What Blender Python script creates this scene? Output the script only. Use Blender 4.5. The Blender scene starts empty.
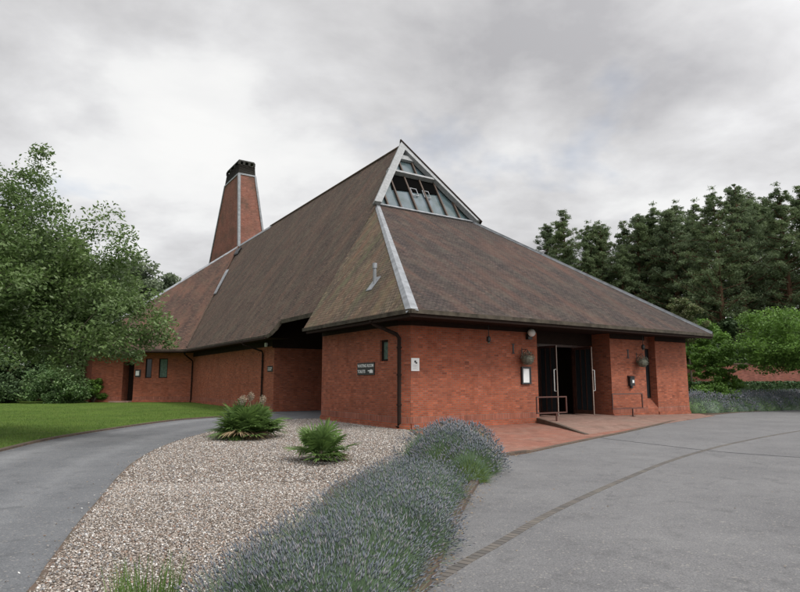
import bpy, bmesh, math, random
import numpy as np
from mathutils import Vector, Matrix
R = math.radians
random.seed(7)
scene = bpy.context.scene
COL = scene.collection

# ------------------------------------------------------------------ scene, camera
cam_d = bpy.data.cameras.new('camera'); cam = bpy.data.objects.new('camera', cam_d); COL.objects.link(cam)
cam_d.sensor_width = 36; cam_d.lens = 36 * 590 / 800; cam_d.clip_start = .05; cam_d.clip_end = 3000
cam.location = (0, 0, 1.75); cam.rotation_euler = (R(90) + math.atan2(85.5, 590), 0, 0)
scene.camera = cam
scene.view_settings.view_transform = 'Standard'
try: scene.view_settings.look = 'None'
except Exception: pass
scene.view_settings.gamma = 1; scene.view_settings.use_curve_mapping = False
scene.view_settings.exposure = 0.5
scene.cycles.max_bounces = 6; scene.cycles.transparent_max_bounces = 8

# ------------------------------------------------------------------ node helpers
def hexc(r, g, b): return (r, g, b, 1)
class NT:
    def __init__(s, name, rough=.85, spec=.25):
        s.m = bpy.data.materials.new(name); s.m.use_nodes = True
        s.t = s.m.node_tree; s.n = s.t.nodes; s.b = s.n['Principled BSDF']
        s.b.inputs['Roughness'].default_value = rough
        s.b.inputs['Specular IOR Level'].default_value = spec
    def L(s, a, b): s.t.links.new(a, b)
    def node(s, typ, **kw):
        n = s.n.new(typ)
        for k, v in kw.items(): setattr(n, k, v)
        return n
    def uv(s, sx=1, sy=1, sz=1):
        tc = s.node('ShaderNodeTexCoord'); mp = s.node('ShaderNodeMapping')
        mp.inputs['Scale'].default_value = (sx, sy, sz); s.L(tc.outputs['UV'], mp.inputs['Vector']); return mp.outputs['Vector']
    def obj(s, sx=1, sy=1, sz=1):
        g = s.node('ShaderNodeNewGeometry'); mp = s.node('ShaderNodeMapping')
        mp.inputs['Scale'].default_value = (sx, sy, sz); s.L(g.outputs['Position'], mp.inputs['Vector']); return mp.outputs['Vector']
    def noise(s, vec, scale, detail=4, rough=.55):
        n = s.node('ShaderNodeTexNoise'); n.inputs['Scale'].default_value = scale
        n.inputs['Detail'].default_value = detail; n.inputs['Roughness'].default_value = rough
        s.L(vec, n.inputs['Vector']); return n.outputs['Fac']
    def ramp(s, fac, stops, interp='LINEAR'):
        r = s.node('ShaderNodeValToRGB'); r.color_ramp.interpolation = interp
        e = r.color_ramp.elements
        while len(e) < len(stops): e.new(.5)
        for i, (p, c) in enumerate(stops):
            e[i].position = p; e[i].color = c if len(c) == 4 else (*c, 1)
        s.L(fac, r.inputs['Fac']); return r.outputs['Color']
    def mix(s, fac, a, b, mode='MIX'):
        n = s.node('ShaderNodeMix', data_type='RGBA', blend_type=mode)
        for sock, v in ((n.inputs[0], fac), (n.inputs[6], a), (n.inputs[7], b)):
            if isinstance(v, (int, float)): sock.default_value = v
            elif isinstance(v, tuple): sock.default_value = v if len(v) == 4 else (*v, 1)
            else: s.L(v, sock)
        return n.outputs[2]
    def bump(s, h, strength=.4, dist=.01):
        b = s.node('ShaderNodeBump'); b.inputs['Strength'].default_value = strength; b.inputs['Distance'].default_value = dist
        s.L(h, b.inputs['Height']); s.L(b.outputs['Normal'], s.b.inputs['Normal'])
    def color(s, c):
        if isinstance(c, tuple): s.b.inputs['Base Color'].default_value = c if len(c) == 4 else (*c, 1)
        else: s.L(c, s.b.inputs['Base Color'])
        return s.m
    def island(s): return s.node('ShaderNodeNewGeometry').outputs['Random Per Island']

MATS = {}
def plain(name, c, rough=.6, spec=.4, metal=0, var=.15, scale=6):
    if name in MATS: return MATS[name]
    k = NT(name, rough, spec); k.b.inputs['Metallic'].default_value = metal
    n = k.noise(k.obj(), scale, 5)
    lo = tuple(x * (1 - var) for x in c); hi = tuple(min(1, x * (1 + var)) for x in c)
    k.color(k.ramp(n, [(.3, lo), (.7, hi)])); MATS[name] = k.m; return k.m

def brick_mat(name, ca, cb, mortar, bw=.225, rh=.075, ms=.011, stain=(.09, .04, .03), amt=.5, rot=False, bumpd=.008, patch=(.30,.12,.07)):
    k = NT(name, .9, .2)
    v = k.uv()
    if rot:
        mp = k.node('ShaderNodeMapping'); mp.inputs['Rotation'].default_value = (0, 0, R(90)); k.L(v, mp.inputs['Vector']); v = mp.outputs['Vector']
    b = k.node('ShaderNodeTexBrick'); b.inputs['Scale'].default_value = 1
    b.inputs['Brick Width'].default_value = bw; b.inputs['Row Height'].default_value = rh; b.inputs['Mortar Size'].default_value = ms
    b.inputs['Mortar Smooth'].default_value = .2; b.inputs['Bias'].default_value = -.1
    if rot: b.offset = 0
    b.inputs['Color1'].default_value = (*ca, 1); b.inputs['Color2'].default_value = (*cb, 1); b.inputs['Mortar'].default_value = (*mortar, 1)
    k.L(v, b.inputs['Vector'])
    # odd dark and pale bricks: noise sampled on brick-sized cells
    w = k.node('ShaderNodeTexWhiteNoise', noise_dimensions='2D')
    sn = k.node('ShaderNodeVectorMath', operation='SNAP'); sn.inputs[1].default_value = (bw, rh, 1); k.L(v, sn.inputs[0]); k.L(sn.outputs[0], w.inputs['Vector'])
    cell = k.ramp(w.outputs['Value'], [(0, (.60, .58, .60)), (.14, (.86, .84, .84)), (.5, (1, 1, 1)), (.86, (1.0, 1.0, 1.0)), (.97, (1.3, 1.35, 1.4))])
    c = k.mix(.75, b.outputs['Color'], cell, 'MULTIPLY')
    big = k.noise(v, .55, 5, .6)
    c = k.mix(k.ramp(big, [(.45, (0, 0, 0)), (.75, (amt, amt, amt))]), c, stain)
    med = k.noise(v, 1.7, 4, .6)
    c = k.mix(k.ramp(med, [(.52, (0, 0, 0)), (.8, (.5, .5, .5))]), c, patch)
    ef = k.noise(v, 3.2, 8, .8)
    c = k.mix(k.ramp(ef, [(.60, (0, 0, 0)), (.72, (.45, .45, .45))]), c, (.34, .24, .20))
    dk = k.noise(k.uv(1.2, .35), 1.3, 7, .7)
    c = k.mix(k.ramp(dk, [(.52, (0, 0, 0)), (.70, (.55, .55, .55))]), c, tuple(x * .45 for x in ca))
    fine = k.noise(v, 40, 3)
    c = k.mix(.35, c, k.ramp(fine, [(.3, (.6, .6, .6)), (.7, (1.25, 1.25, 1.25))]), 'MULTIPLY')
    inv = k.node('ShaderNodeMath', operation='SUBTRACT'); inv.inputs[0].default_value = 1; k.L(b.outputs['Fac'], inv.inputs[1])
    ad = k.node('ShaderNodeMath', operation='MULTIPLY_ADD'); ad.inputs[1].default_value = .35; k.L(fine, ad.inputs[0]); k.L(inv.outputs[0], ad.inputs[2])
    k.bump(ad.outputs[0], .6, bumpd)
    return k.color(c)

def tile_mat(name, base, base2, red, redamt, moss, mossamt, rw=.11):
    k = NT(name, .92, .15); v = k.uv()
    b = k.node('ShaderNodeTexBrick'); b.inputs['Scale'].default_value = 1
    b.inputs['Brick Width'].default_value = .17; b.inputs['Row Height'].default_value = rw; b.inputs['Mortar Size'].default_value = .010
    b.inputs['Mortar Smooth'].default_value = .3; b.inputs['Bias'].default_value = 0
    b.inputs['Color1'].default_value = (*base, 1); b.inputs['Color2'].default_value = (*base2, 1); b.inputs['Mortar'].default_value = (.012, .010, .009, 1)
    k.L(v, b.inputs['Vector'])
    w = k.node('ShaderNodeTexWhiteNoise', noise_dimensions='2D')
    sn = k.node('ShaderNodeVectorMath', operation='SNAP'); sn.inputs[1].default_value = (.17, rw, 1); k.L(v, sn.inputs[0]); k.L(sn.outputs[0], w.inputs['Vector'])
    c = k.mix(.8, b.outputs['Color'], k.ramp(w.outputs['Value'], [(0, (.55, .55, .55)), (.5, (1, 1, 1)), (.93, (1.15, 1.12, 1.1)), (1, (1.9, 1.7, 1.55))]), 'MULTIPLY')
    # broad weather streaks running down the slope
    st = k.noise(k.uv(.55, .10), 1.6, 6, .62)
    c = k.mix(k.ramp(st, [(.45, (0, 0, 0)), (.68, (redamt, redamt, redamt))]), c, red)
    blk = k.noise(k.uv(.45, .16, 1), 1.1, 6, .6)
    c = k.mix(k.ramp(blk, [(.46, (0, 0, 0)), (.70, (.55, .55, .55))]), c, (.036, .028, .025))
    ms = k.noise(k.uv(1, .6), 1.3, 8, .72)
    c = k.mix(k.ramp(ms, [(.47, (0, 0, 0)), (.68, (mossamt, mossamt, mossamt))]), c, moss)
    sp = k.noise(v, 9, 5, .7)
    c = k.mix(k.ramp(sp, [(.58, (0, 0, 0)), (.74, (.35, .35, .35))]), c, (.16, .13, .105))
    # courses: each row slopes up to a small lip
    sx = k.node('ShaderNodeSeparateXYZ'); k.L(v, sx.inputs[0])
    md = k.node('ShaderNodeMath', operation='FRACT'); dv = k.node('ShaderNodeMath', operation='DIVIDE'); dv.inputs[1].default_value = rw
    k.L(sx.outputs['Y'], dv.inputs[0]); k.L(dv.outputs[0], md.inputs[0])
    inv = k.node('ShaderNodeMath', operation='SUBTRACT'); inv.inputs[0].default_value = 1; k.L(md.outputs[0], inv.inputs[1])
    ad = k.node('ShaderNodeMath', operation='MULTIPLY_ADD'); ad.inputs[1].default_value = .8; k.L(w.outputs['Value'], ad.inputs[0]); k.L(inv.outputs[0], ad.inputs[2])
    k.bump(ad.outputs[0], .9, .02)
    return k.color(c)

M = {}
M['brick'] = brick_mat('red_brick', (.38, .098, .048), (.25, .066, .038), (.20, .13, .095), amt=.45, stain=(.15,.062,.042), patch=(.36, .12, .065))
M['brick_soldier'] = brick_mat('red_brick_on_end', (.34, .098, .055), (.24, .07, .043), (.22, .16, .13), rot=True)
M['brick_chimney'] = brick_mat('chimney_brick', (.30, .11, .075), (.20, .075, .055), (.17, .13, .11), stain=(.07, .06, .045), amt=.75)
M['garden_brick'] = brick_mat('garden_wall_brick', (.34, .11, .08), (.24, .08, .06), (.16, .12, .1))
M['tiles'] = tile_mat('roof_tiles', (.100, .072, .058), (.070, .051, .042), (.135, .078, .055), .5, (.108, .098, .068), .5)
M['tiles_red'] = tile_mat('roof_tiles_red', (.070, .054, .049), (.047, .038, .036), (.125, .062, .044), .55, (.105, .092, .070), .4)
M['tiles_moss'] = tile_mat('roof_tiles_mossy', (.140, .108, .080), (.100, .078, .058), (.18, .095, .060), .55, (.13, .135, .07), .55, rw=.16)
M['tiles_far'] = tile_mat('roof_tiles_far', (.105, .067, .053), (.075, .048, .040), (.16, .080, .055), .7, (.09, .08, .055), .3)
M['lead'] = plain('lead_flashing', (.215, .225, .24), .5, .5, 0, .3, 3)
M['white'] = plain('white_board', (.24, .245, .25), .55, .4, 0, .2, 5)
M['brown'] = plain('dark_brown_timber', (.022, .013, .010), .8, .12)
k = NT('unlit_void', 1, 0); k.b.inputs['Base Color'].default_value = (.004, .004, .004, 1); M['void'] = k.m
M['brownsteel'] = plain('brown_painted_steel', (.075, .028, .020), .45, .5)
M['fascia'] = plain('mossy_fascia', (.055, .046, .034), .8, .2, 0, .5, 3)
M['black'] = plain('black_metal', (.012, .012, .013), .45, .5)
M['louvre'] = plain('black_louvre', (.016, .015, .011), .7, .3, 0, .5, 4)
M['chrome'] = plain('brushed_steel', (.62, .62, .60), .28, .5, 1, .05)
M['doorwood'] = plain('brown_door_timber', (.045, .018, .012), .45, .5, 0, .4, 5)
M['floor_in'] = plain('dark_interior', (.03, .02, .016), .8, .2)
M['pale'] = plain('pale_plastic', (.70, .71, .70), .4, .5, 0, .04)
M['mullion'] = plain('mullion_brown', (.075, .052, .040), .6, .3)
M['mullion2'] = plain('bronze_edge', (.30, .24, .20), .5, .4)
M['curtain'] = plain('green_grey_curtain', (.09, .13, .105), .8, .2, 0, .4, 8)
k = NT('window_glass', .08, .35); k.b.inputs['Base Color'].default_value = (.02, .025, .028, 1); M['glass'] = k.m
k = NT('gable_glass', .2, .45)
M['gglass'] = k.color(k.ramp(k.noise(k.obj(), 1.1, 3), [(.35, (.045, .07, .07)), (.65, (.09, .12, .14))]))

def tarmac(name, a, b_, tracks=None):
    k = NT(name, .88, .3); p = k.obj()
    c = k.ramp(k.noise(p, .45, 8, .65), [(.3, a), (.7, b_)])
    if tracks:
        mp = k.uv(); sx = k.node('ShaderNodeSeparateXYZ'); k.L(mp, sx.inputs[0])     # v runs across the drive: worn wheel tracks
        adn = k.node('ShaderNodeMath', operation='MULTIPLY_ADD'); adn.inputs[1].default_value = .30; k.L(k.noise(p, 1.3, 7, .7), adn.inputs[0]); k.L(sx.outputs['Y'], adn.inputs[2])
        c = k.mix(k.ramp(adn.outputs[0], [(.20, (0, 0, 0)), (.34, (.5, .5, .5)), (.50, (.06, .06, .06)), (.72, (0, 0, 0)), (.86, (.3, .3, .3)), (1, (0, 0, 0))]), c, tracks)
    c = k.mix(.75, c, k.ramp(k.noise(p, 60, 5, .8), [(.32, (.35, .35, .35)), (.5, (1, 1, 1)), (.68, (1.7, 1.7, 1.68))]), 'MULTIPLY')
    c = k.mix(k.ramp(k.noise(p, 2.3, 8, .75), [(.52, (0, 0, 0)), (.66, (.5, .5, .5))]), c, tuple(x * .62 for x in a))
    c = k.mix(k.ramp(k.noise(p, 5.5, 6, .7), [(.62, (0, 0, 0)), (.70, (.35, .35, .35))]), c, tuple(x * 1.35 for x in b_))
    vo = k.node('ShaderNodeTexVoronoi'); vo.inputs['Scale'].default_value = 48; k.L(p, vo.inputs['Vector'])
    c = k.mix(k.ramp(vo.outputs['Color'], [(.80, (0, 0, 0)), (.86, (.6, .6, .6))], 'CONSTANT'), c, (.27, .255, .235))
    wp = k.node('ShaderNodeVectorMath', operation='MULTIPLY_ADD'); nz = k.node('ShaderNodeTexNoise'); nz.inputs['Scale'].default_value = 1.1; nz.inputs['Detail'].default_value = 6; k.L(p, nz.inputs['Vector'])
    k.L(nz.outputs['Color'], wp.inputs[0]); wp.inputs[1].default_value = (1.4, 1.4, 0); k.L(p, wp.inputs[2])
    cr = k.node('ShaderNodeTexVoronoi', feature='DISTANCE_TO_EDGE'); cr.inputs['Scale'].default_value = .23; k.L(wp.outputs[0], cr.inputs['Vector'])
    c = k.mix(k.ramp(cr.outputs['Distance'], [(.0012, (.28, .28, .28)), (.0035, (0, 0, 0))]), c, (.045, .045, .047))
    k.bump(k.noise(p, 110, 4, .7), .6, .008)
    return k.color(c)
M['asphalt'] = tarmac('asphalt', (.120, .119, .123), (.170, .168, .170))
M['drive'] = tarmac('drive_asphalt', (.098, .102, .110), (.145, .149, .156), (.24, .245, .252))
k = NT('lawn', .95, .1); p = k.obj()
c = k.ramp(k.noise(p, .25, 5, .6), [(.3, (.062, .110, .020)), (.7, (.098, .155, .030))])
c = k.mix(.7, c, k.ramp(k.noise(p, 22, 6, .75), [(.3, (.45, .5, .4)), (.7, (1.45, 1.4, 1.3))]), 'MULTIPLY')
c = k.mix(k.ramp(k.noise(p, 1.1, 8, .75), [(.48, (0, 0, 0)), (.68, (.7, .7, .7))]), c, (.135, .150, .040))
c = k.mix(k.ramp(k.noise(p, 3.5, 7, .7), [(.56, (0, 0, 0)), (.72, (.6, .6, .6))]), c, (.045, .085, .016))
k.bump(k.noise(p, 60, 4), .8, .03)
M['lawn'] = k.color(c)
k = NT('gravel_ground', .9, .2); p = k.obj()
vo = k.node('ShaderNodeTexVoronoi'); vo.inputs['Scale'].default_value = 38; k.L(p, vo.inputs['Vector'])
c = k.ramp(vo.outputs['Color'], [(.15, (.10, .075, .06)), (.45, (.26, .20, .165)), (.7, (.36, .30, .26)), (.9, (.58, .56, .53))])
c = k.mix(k.ramp(vo.outputs['Distance'], [(.25, (0, 0, 0)), (.7, (.85, .85, .85))]), c, (.05, .038, .03))
k.bump(vo.outputs['Distance'], -.6, .02)
M['gravelbase'] = k.color(c)
k = NT('gravel_stone', .75, .3)
c = k.ramp(k.island(), [(0, (.14, .115, .095)), (.22, (.25, .21, .175)), (.42, (.34, .29, .25)), (.58, (.19, .19, .195)), (.69, (.25, .155, .11)), (.73, (.40, .355, .315)), (.87, (.53, .505, .475)), (.965, (.72, .71, .69))], 'CONSTANT')
c = k.mix(.4, c, k.ramp(k.noise(k.obj(), 90, 3), [(.3, (.7, .7, .7)), (.7, (1.2, 1.2, 1.2))]), 'MULTIPLY')
M['stone'] = k.color(c)
k = NT('bed_soil', .95, .1); p = k.obj()
M['soil'] = k.color(k.ramp(k.noise(p, 12, 6, .7), [(.3, (.035, .026, .02)), (.7, (.11, .08, .06))])); 
k = NT('worn_setts', .92, .2)
v = k.uv(); b = k.node('ShaderNodeTexBrick'); b.inputs['Scale'].default_value = 1; b.offset = .5
b.inputs['Brick Width'].default_value = .105; b.inputs['Row Height'].default_value = .26; b.inputs['Mortar Size'].default_value = .010
b.inputs['Color1'].default_value = (.095, .09, .086, 1); b.inputs['Color2'].default_value = (.14, .125, .112, 1); b.inputs['Mortar'].default_value = (.045, .042, .040, 1)
k.L(v, b.inputs['Vector'])
c = k.mix(k.ramp(k.noise(v, 1.1, 5, .7), [(.5, (0, 0, 0)), (.68, (.6, .6, .6))]), b.outputs['Color'], (.17, .155, .13))
k.bump(b.outputs['Fac'], -.6, .01); M['setts'] = k.color(c)
k = NT('edging_brick', .92, .2)
v = k.uv(); b = k.node('ShaderNodeTexBrick'); b.inputs['Scale'].default_value = 1; b.offset = 0
b.inputs['Brick Width'].default_value = .22; b.inputs['Row Height'].default_value = .5; b.inputs['Mortar Size'].default_value = .010
b.inputs['Color1'].default_value = (.125, .088, .068, 1); b.inputs['Color2'].default_value = (.085, .066, .054, 1); b.inputs['Mortar'].default_value = (.05, .042, .036, 1)
k.L(v, b.inputs['Vector'])
c = k.mix(k.ramp(k.noise(v, 3, 5, .7), [(.45, (0, 0, 0)), (.7, (.6, .6, .6))]), b.outputs['Color'], (.10, .09, .065))
k.bump(b.outputs['Fac'], -.6, .01); M['edging'] = k.color(c)
M['paving'] = brick_mat('brick_paving', (.30, .125, .085), (.23, .095, .07), (.14, .10, .08), bw=.21, rh=.105, ms=.008, stain=(.20, .15, .12), amt=.6, patch=(.30, .22, .17))
M['ramp'] = brick_mat('ramp_paving', (.27, .16, .125), (.24, .145, .115), (.17, .13, .11), bw=.21, rh=.105, ms=.008, stain=(.2, .16, .13), amt=.6, patch=(.28, .2, .16))

def leaf_mat(name, a, b_, tr=.35, scale=.6, c3=None):
    k = NT(name, .55, .3)
    c = k.ramp(k.island(), [(0, a), (.5, b_), (1, c3 or tuple(x * 1.35 for x in b_))])
    c = k.mix(.55, c, k.ramp(k.noise(k.obj(), scale, 3), [(.35, (.62, .66, .66)), (.65, (1.3, 1.25, 1.1))]), 'MULTIPLY')
    t = k.node('ShaderNodeBsdfTranslucent'); k.L(c, t.inputs['Color'])
    mx = k.node('ShaderNodeMixShader'); mx.inputs[0].default_value = tr
    out = k.n['Material Output']; k.L(k.b.outputs[0], mx.inputs[1]); k.L(t.outputs[0], mx.inputs[2]); k.L(mx.outputs[0], out.inputs['Surface'])
    return k.color(c)
M['oakleaf'] = leaf_mat('broad_leaves', (.080, .135, .040), (.125, .195, .062), .4, .7, (.19, .25, .13))
M['pineleaf'] = leaf_mat('pine_needles', (.090, .130, .066), (.130, .172, .092), .45, .35)
M['pineleaf2'] = leaf_mat('pine_needles_yellowish', (.092, .130, .060), (.13, .175, .085), .42, .35)
M['maple'] = leaf_mat('bright_maple_leaves', (.080, .150, .028), (.120, .220, .045), .4, .9)
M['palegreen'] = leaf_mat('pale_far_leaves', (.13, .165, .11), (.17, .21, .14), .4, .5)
M['shrubleaf'] = leaf_mat('glossy_shrub_leaves', (.06, .12, .038), (.10, .18, .055), .3, 1.2, (.22, .30, .16))
M['darkleaf'] = leaf_mat('dark_shrub_leaves', (.035, .062, .025), (.055, .095, .035), .15, .7)
M['hedgeleaf'] = leaf_mat('hedge_leaves', (.025, .055, .018), (.04, .085, .028), .2, 1.5)
M['redleaf'] = leaf_mat('reddish_blossom_leaves', (.08, .14, .045), (.16, .17, .09), .3, 1)
M['palmleaf'] = leaf_mat('palm_fronds', (.070, .125, .035), (.13, .21, .06), .35, 3, (.12, .20, .06))
M['palmdry'] = leaf_mat('dry_palm_fronds', (.17, .12, .07), (.26, .19, .12), .2, 3)
M['plume'] = leaf_mat('dry_flower_plumes', (.20, .17, .13), (.32, .27, .21), .3, 3)
M['lavleaf'] = leaf_mat('lavender_leaves', (.13, .19, .14), (.185, .255, .185), .35, 2.2, (.17, .27, .11))
M['lavgreen'] = leaf_mat('lavender_green_leaves', (.11, .17, .045), (.16, .23, .06), .35, 2.2)
M['lavflower'] = leaf_mat('lavender_flowers', (.155, .18, .225), (.21, .235, .28), .35, 2, (.33, .31, .34))
M['grassblade'] = leaf_mat('tall_grass_blades', (.07, .13, .03), (.11, .19, .045), .35, 3)
M['lawnblade'] = leaf_mat('lawn_blades', (.065, .115, .022), (.105, .175, .034), .3, .5)
M['drystem'] = leaf_mat('basket_dry_plants', (.10, .10, .08), (.20, .20, .16), .2, 5)
k = NT('bark', .95, .1); p = k.obj(1, 1, .25)
k.bump(k.noise(p, 14, 6, .7), .8, .03); M['bark'] = k.color(k.ramp(k.noise(p, 9, 6, .7), [(.3, (.035, .028, .022)), (.7, (.11, .09, .07))]))
k = NT('pine_bark', .95, .1); p = k.obj(1, 1, .25)
k.bump(k.noise(p, 8, 6, .7), .8, .03); M['pinebark'] = k.color(k.ramp(k.noise(p, 5, 6, .7), [(.3, (.05, .03, .02)), (.7, (.14, .08, .05))]))

# ------------------------------------------------------------------ object helpers
def tag(o, label=None, cat=None, group=None, kind=None):
    if label: o['label'] = label
    if cat: o['category'] = cat
    if group: o['group'] = group
    if kind: o['kind'] = kind
    return o
def empty(name, loc=(0, 0, 0), rz=0):
    o = bpy.data.objects.new(name, None); COL.objects.link(o); o.location = loc; o.rotation_euler = (0, 0, rz)
    o.empty_display_size = .2; return o
def link(name, me, mat, parent=None):
    o = bpy.data.objects.new(name, me); COL.objects.link(o)
    if mat is not None: me.materials.append(M[mat] if isinstance(mat, str) else mat)
    if parent: o.parent = parent
    return o
def auto_uv(me):
    uvl = me.uv_layers.new(name='UVMap').data
    for p in me.polygons:
        n = p.normal
        if abs(n.z) > .97: t = Vector((1, 0, 0)); b = Vector((0, 1, 0))
        else:
            t = Vector((-n.y, n.x, 0)).normalized(); b = n.cross(t)
        for li in p.loop_indices:
            co = me.vertices[me.loops[li].vertex_index].co
            uvl[li].uv = (co.dot(t), co.dot(b))
class MB:
    def __init__(s): s.V = []; s.F = []; s.smooth = False
    def add(s, vs, fs):
        o = len(s.V); s.V += [tuple(v) for v in vs]; s.F += [tuple(i + o for i in f) for f in fs]; return s
    def poly(s, pts): return s.add(pts, [tuple(range(len(pts)))])
    def box(s, a, b):
        x0, y0, z0 = [min(p, q) for p, q in zip(a, b)]; x1, y1, z1 = [max(p, q) for p, q in zip(a, b)]
        return s.add([(x0, y0, z0), (x1, y0, z0), (x1, y1, z0), (x0, y1, z0), (x0, y0, z1), (x1, y0, z1), (x1, y1, z1), (x0, y1, z1)],
                     [(0, 3, 2, 1), (4, 5, 6, 7), (0, 1, 5, 4), (1, 2, 6, 5), (2, 3, 7, 6), (3, 0, 4, 7)])
    def hexa(s, lo, hi):   # two quads (bottom, top)
        return s.add(list(lo) + list(hi), [(0, 3, 2, 1), (4, 5, 6, 7), (0, 1, 5, 4), (1, 2, 6, 5), (2, 3, 7, 6), (3, 0, 4, 7)])
    def slab(s, pts, th):  # polygon with thickness straight down
        n = len(pts); low = [(p[0], p[1], p[2] - th) for p in pts]
        f = [tuple(range(n)), tuple(range(2 * n - 1, n - 1, -1))] + [(i, i + n, (i + 1) % n + n, (i + 1) % n) for i in range(n)]
        return s.add(list(pts) + low, f)
    def bar(s, p, q, w, h, up=(0, 0, 1)):
        p, q = Vector(p), Vector(q); d = (q - p).normalized(); up = Vector(up)
        x = d.cross(up)
        if x.length < 1e-4: x = d.cross(Vector((1, 0, 0)))
        x.normalize(); y = x.cross(d).normalized(); x *= w / 2; y *= h / 2
        c = lambda o: [o - x - y, o + x - y, o + x + y, o - x + y]
        return s.add(c(p) + c(q), [(0, 1, 2, 3), (7, 6, 5, 4), (0, 4, 5, 1), (1, 5, 6, 2), (2, 6, 7, 3), (3, 7, 4, 0)])
    def tube(s, pts, rad, n=8):
        pts = [Vector(p) for p in pts]; m = len(pts)
        rad = rad if isinstance(rad, (list, tuple)) else [rad] * m
        vs = []
        for i, p in enumerate(pts):
            d = (pts[min(i + 1, m - 1)] - pts[max(i - 1, 0)]).normalized()
            a = Vector((0, 0, 1)) if abs(d.z) < .95 else Vector((1, 0, 0))
            x = d.cross(a).normalized(); y = d.cross(x)
            vs += [p + (x * math.cos(2 * math.pi * j / n) + y * math.sin(2 * math.pi * j / n)) * rad[i] for j in range(n)]
        fs = [(i * n + j, i * n + (j + 1) % n, (i + 1) * n + (j + 1) % n, (i + 1) * n + j) for i in range(m - 1) for j in range(n)]
        fs += [tuple(range(n - 1, -1, -1)), tuple(range((m - 1) * n, m * n))]
        return s.add(vs, fs)
    def ball(s, c, r, nu=12, nv=8):
        r = r if isinstance(r, (tuple, list)) else (r, r, r); vs = [(c[0], c[1], c[2] + r[2])]
        for i in range(1, nv):
            th = math.pi * i / nv
            vs += [(c[0] + r[0] * math.sin(th) * math.cos(2 * math.pi * j / nu), c[1] + r[1] * math.sin(th) * math.sin(2 * math.pi * j / nu), c[2] + r[2] * math.cos(th)) for j in range(nu)]
        vs.append((c[0], c[1], c[2] - r[2])); e = len(vs) - 1
        fs = [(0, 1 + j, 1 + (j + 1) % nu) for j in range(nu)]
        fs += [(1 + i * nu + j, 1 + (i + 1) * nu + j, 1 + (i + 1) * nu + (j + 1) % nu, 1 + i * nu + (j + 1) % nu) for i in range(nv - 2) for j in range(nu)]
        fs += [(e, 1 + (nv - 2) * nu + (j + 1) % nu, 1 + (nv - 2) * nu + j) for j in range(nu)]
        return s.add(vs, fs)
    def build(s, name, mat, parent=None, smooth=False, recalc=True):
        me = bpy.data.meshes.new(name); me.from_pydata(s.V, [], s.F)
        if recalc:
            bm = bmesh.new(); bm.from_mesh(me); bmesh.ops.recalc_face_normals(bm, faces=bm.faces); bm.to_mesh(me); bm.free()
        me.update(); auto_uv(me)
        if smooth: me.polygons.foreach_set('use_smooth', [True] * len(me.polygons))
        return link(name, me, mat, parent)
def big_mesh(name, V, F):
    """V (n,3) float, F (m,k) int"""
    me = bpy.data.meshes.new(name); V = np.asarray(V, np.float32); F = np.asarray(F, np.int32); k = F.shape[1]
    me.vertices.add(len(V)); me.vertices.foreach_set('co', V.ravel())
    me.loops.add(F.size); me.loops.foreach_set('vertex_index', F.ravel())
    me.polygons.add(len(F)); me.polygons.foreach_set('loop_start', np.arange(0, F.size, k, dtype=np.int32)); me.polygons.foreach_set('loop_total', np.full(len(F), k, np.int32))
    me.update(calc_edges=True); me.validate(); return me

# ------------------------------------------------------------------ building frame: u along the entrance front, v back along the long side
CX, CY = 0.10937814, 21.98933252; AN = R(57.2)
RZ = math.atan2(math.cos(AN), math.sin(AN))
def B(u, v, z=0):
    return Vector((CX + u * math.sin(AN) - v * math.cos(AN), CY + u * math.cos(AN) + v * math.sin(AN), z))

# ------------------------------------------------------------------ SETTING: ground sheets
def sheet(name, pts, z, mat):
    bm = bmesh.new(); vs = [bm.verts.new((p[0], p[1], z)) for p in pts]; f = bm.faces.new(vs)
    bmesh.ops.triangulate(bm, faces=[f]); me = bpy.data.meshes.new(name)
    bmesh.ops.recalc_face_normals(bm, faces=bm.faces)
    if bm.faces[:][0].normal.z < 0: bmesh.ops.reverse_faces(bm, faces=bm.faces)
    bm.to_mesh(me); bm.free(); auto_uv(me); o = link(name, me, mat); o['kind'] = 'structure'; return o
def smooth_line(pts, sub=6):
    P = [Vector((p[0], p[1], 0)) for p in pts]; out = []
    for i in range(len(P) - 1):
        a, b, c, d = P[max(i - 1, 0)], P[i], P[i + 1], P[min(i + 2, len(P) - 1)]
        for j in range(sub):
            t = j / sub
            out.append(.5 * ((2 * b) + (c - a) * t + (2 * a - 5 * b + 4 * c - d) * t * t + (3 * b - a - 3 * c + d) * t ** 3))
    out.append(P[-1]); return out
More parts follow.
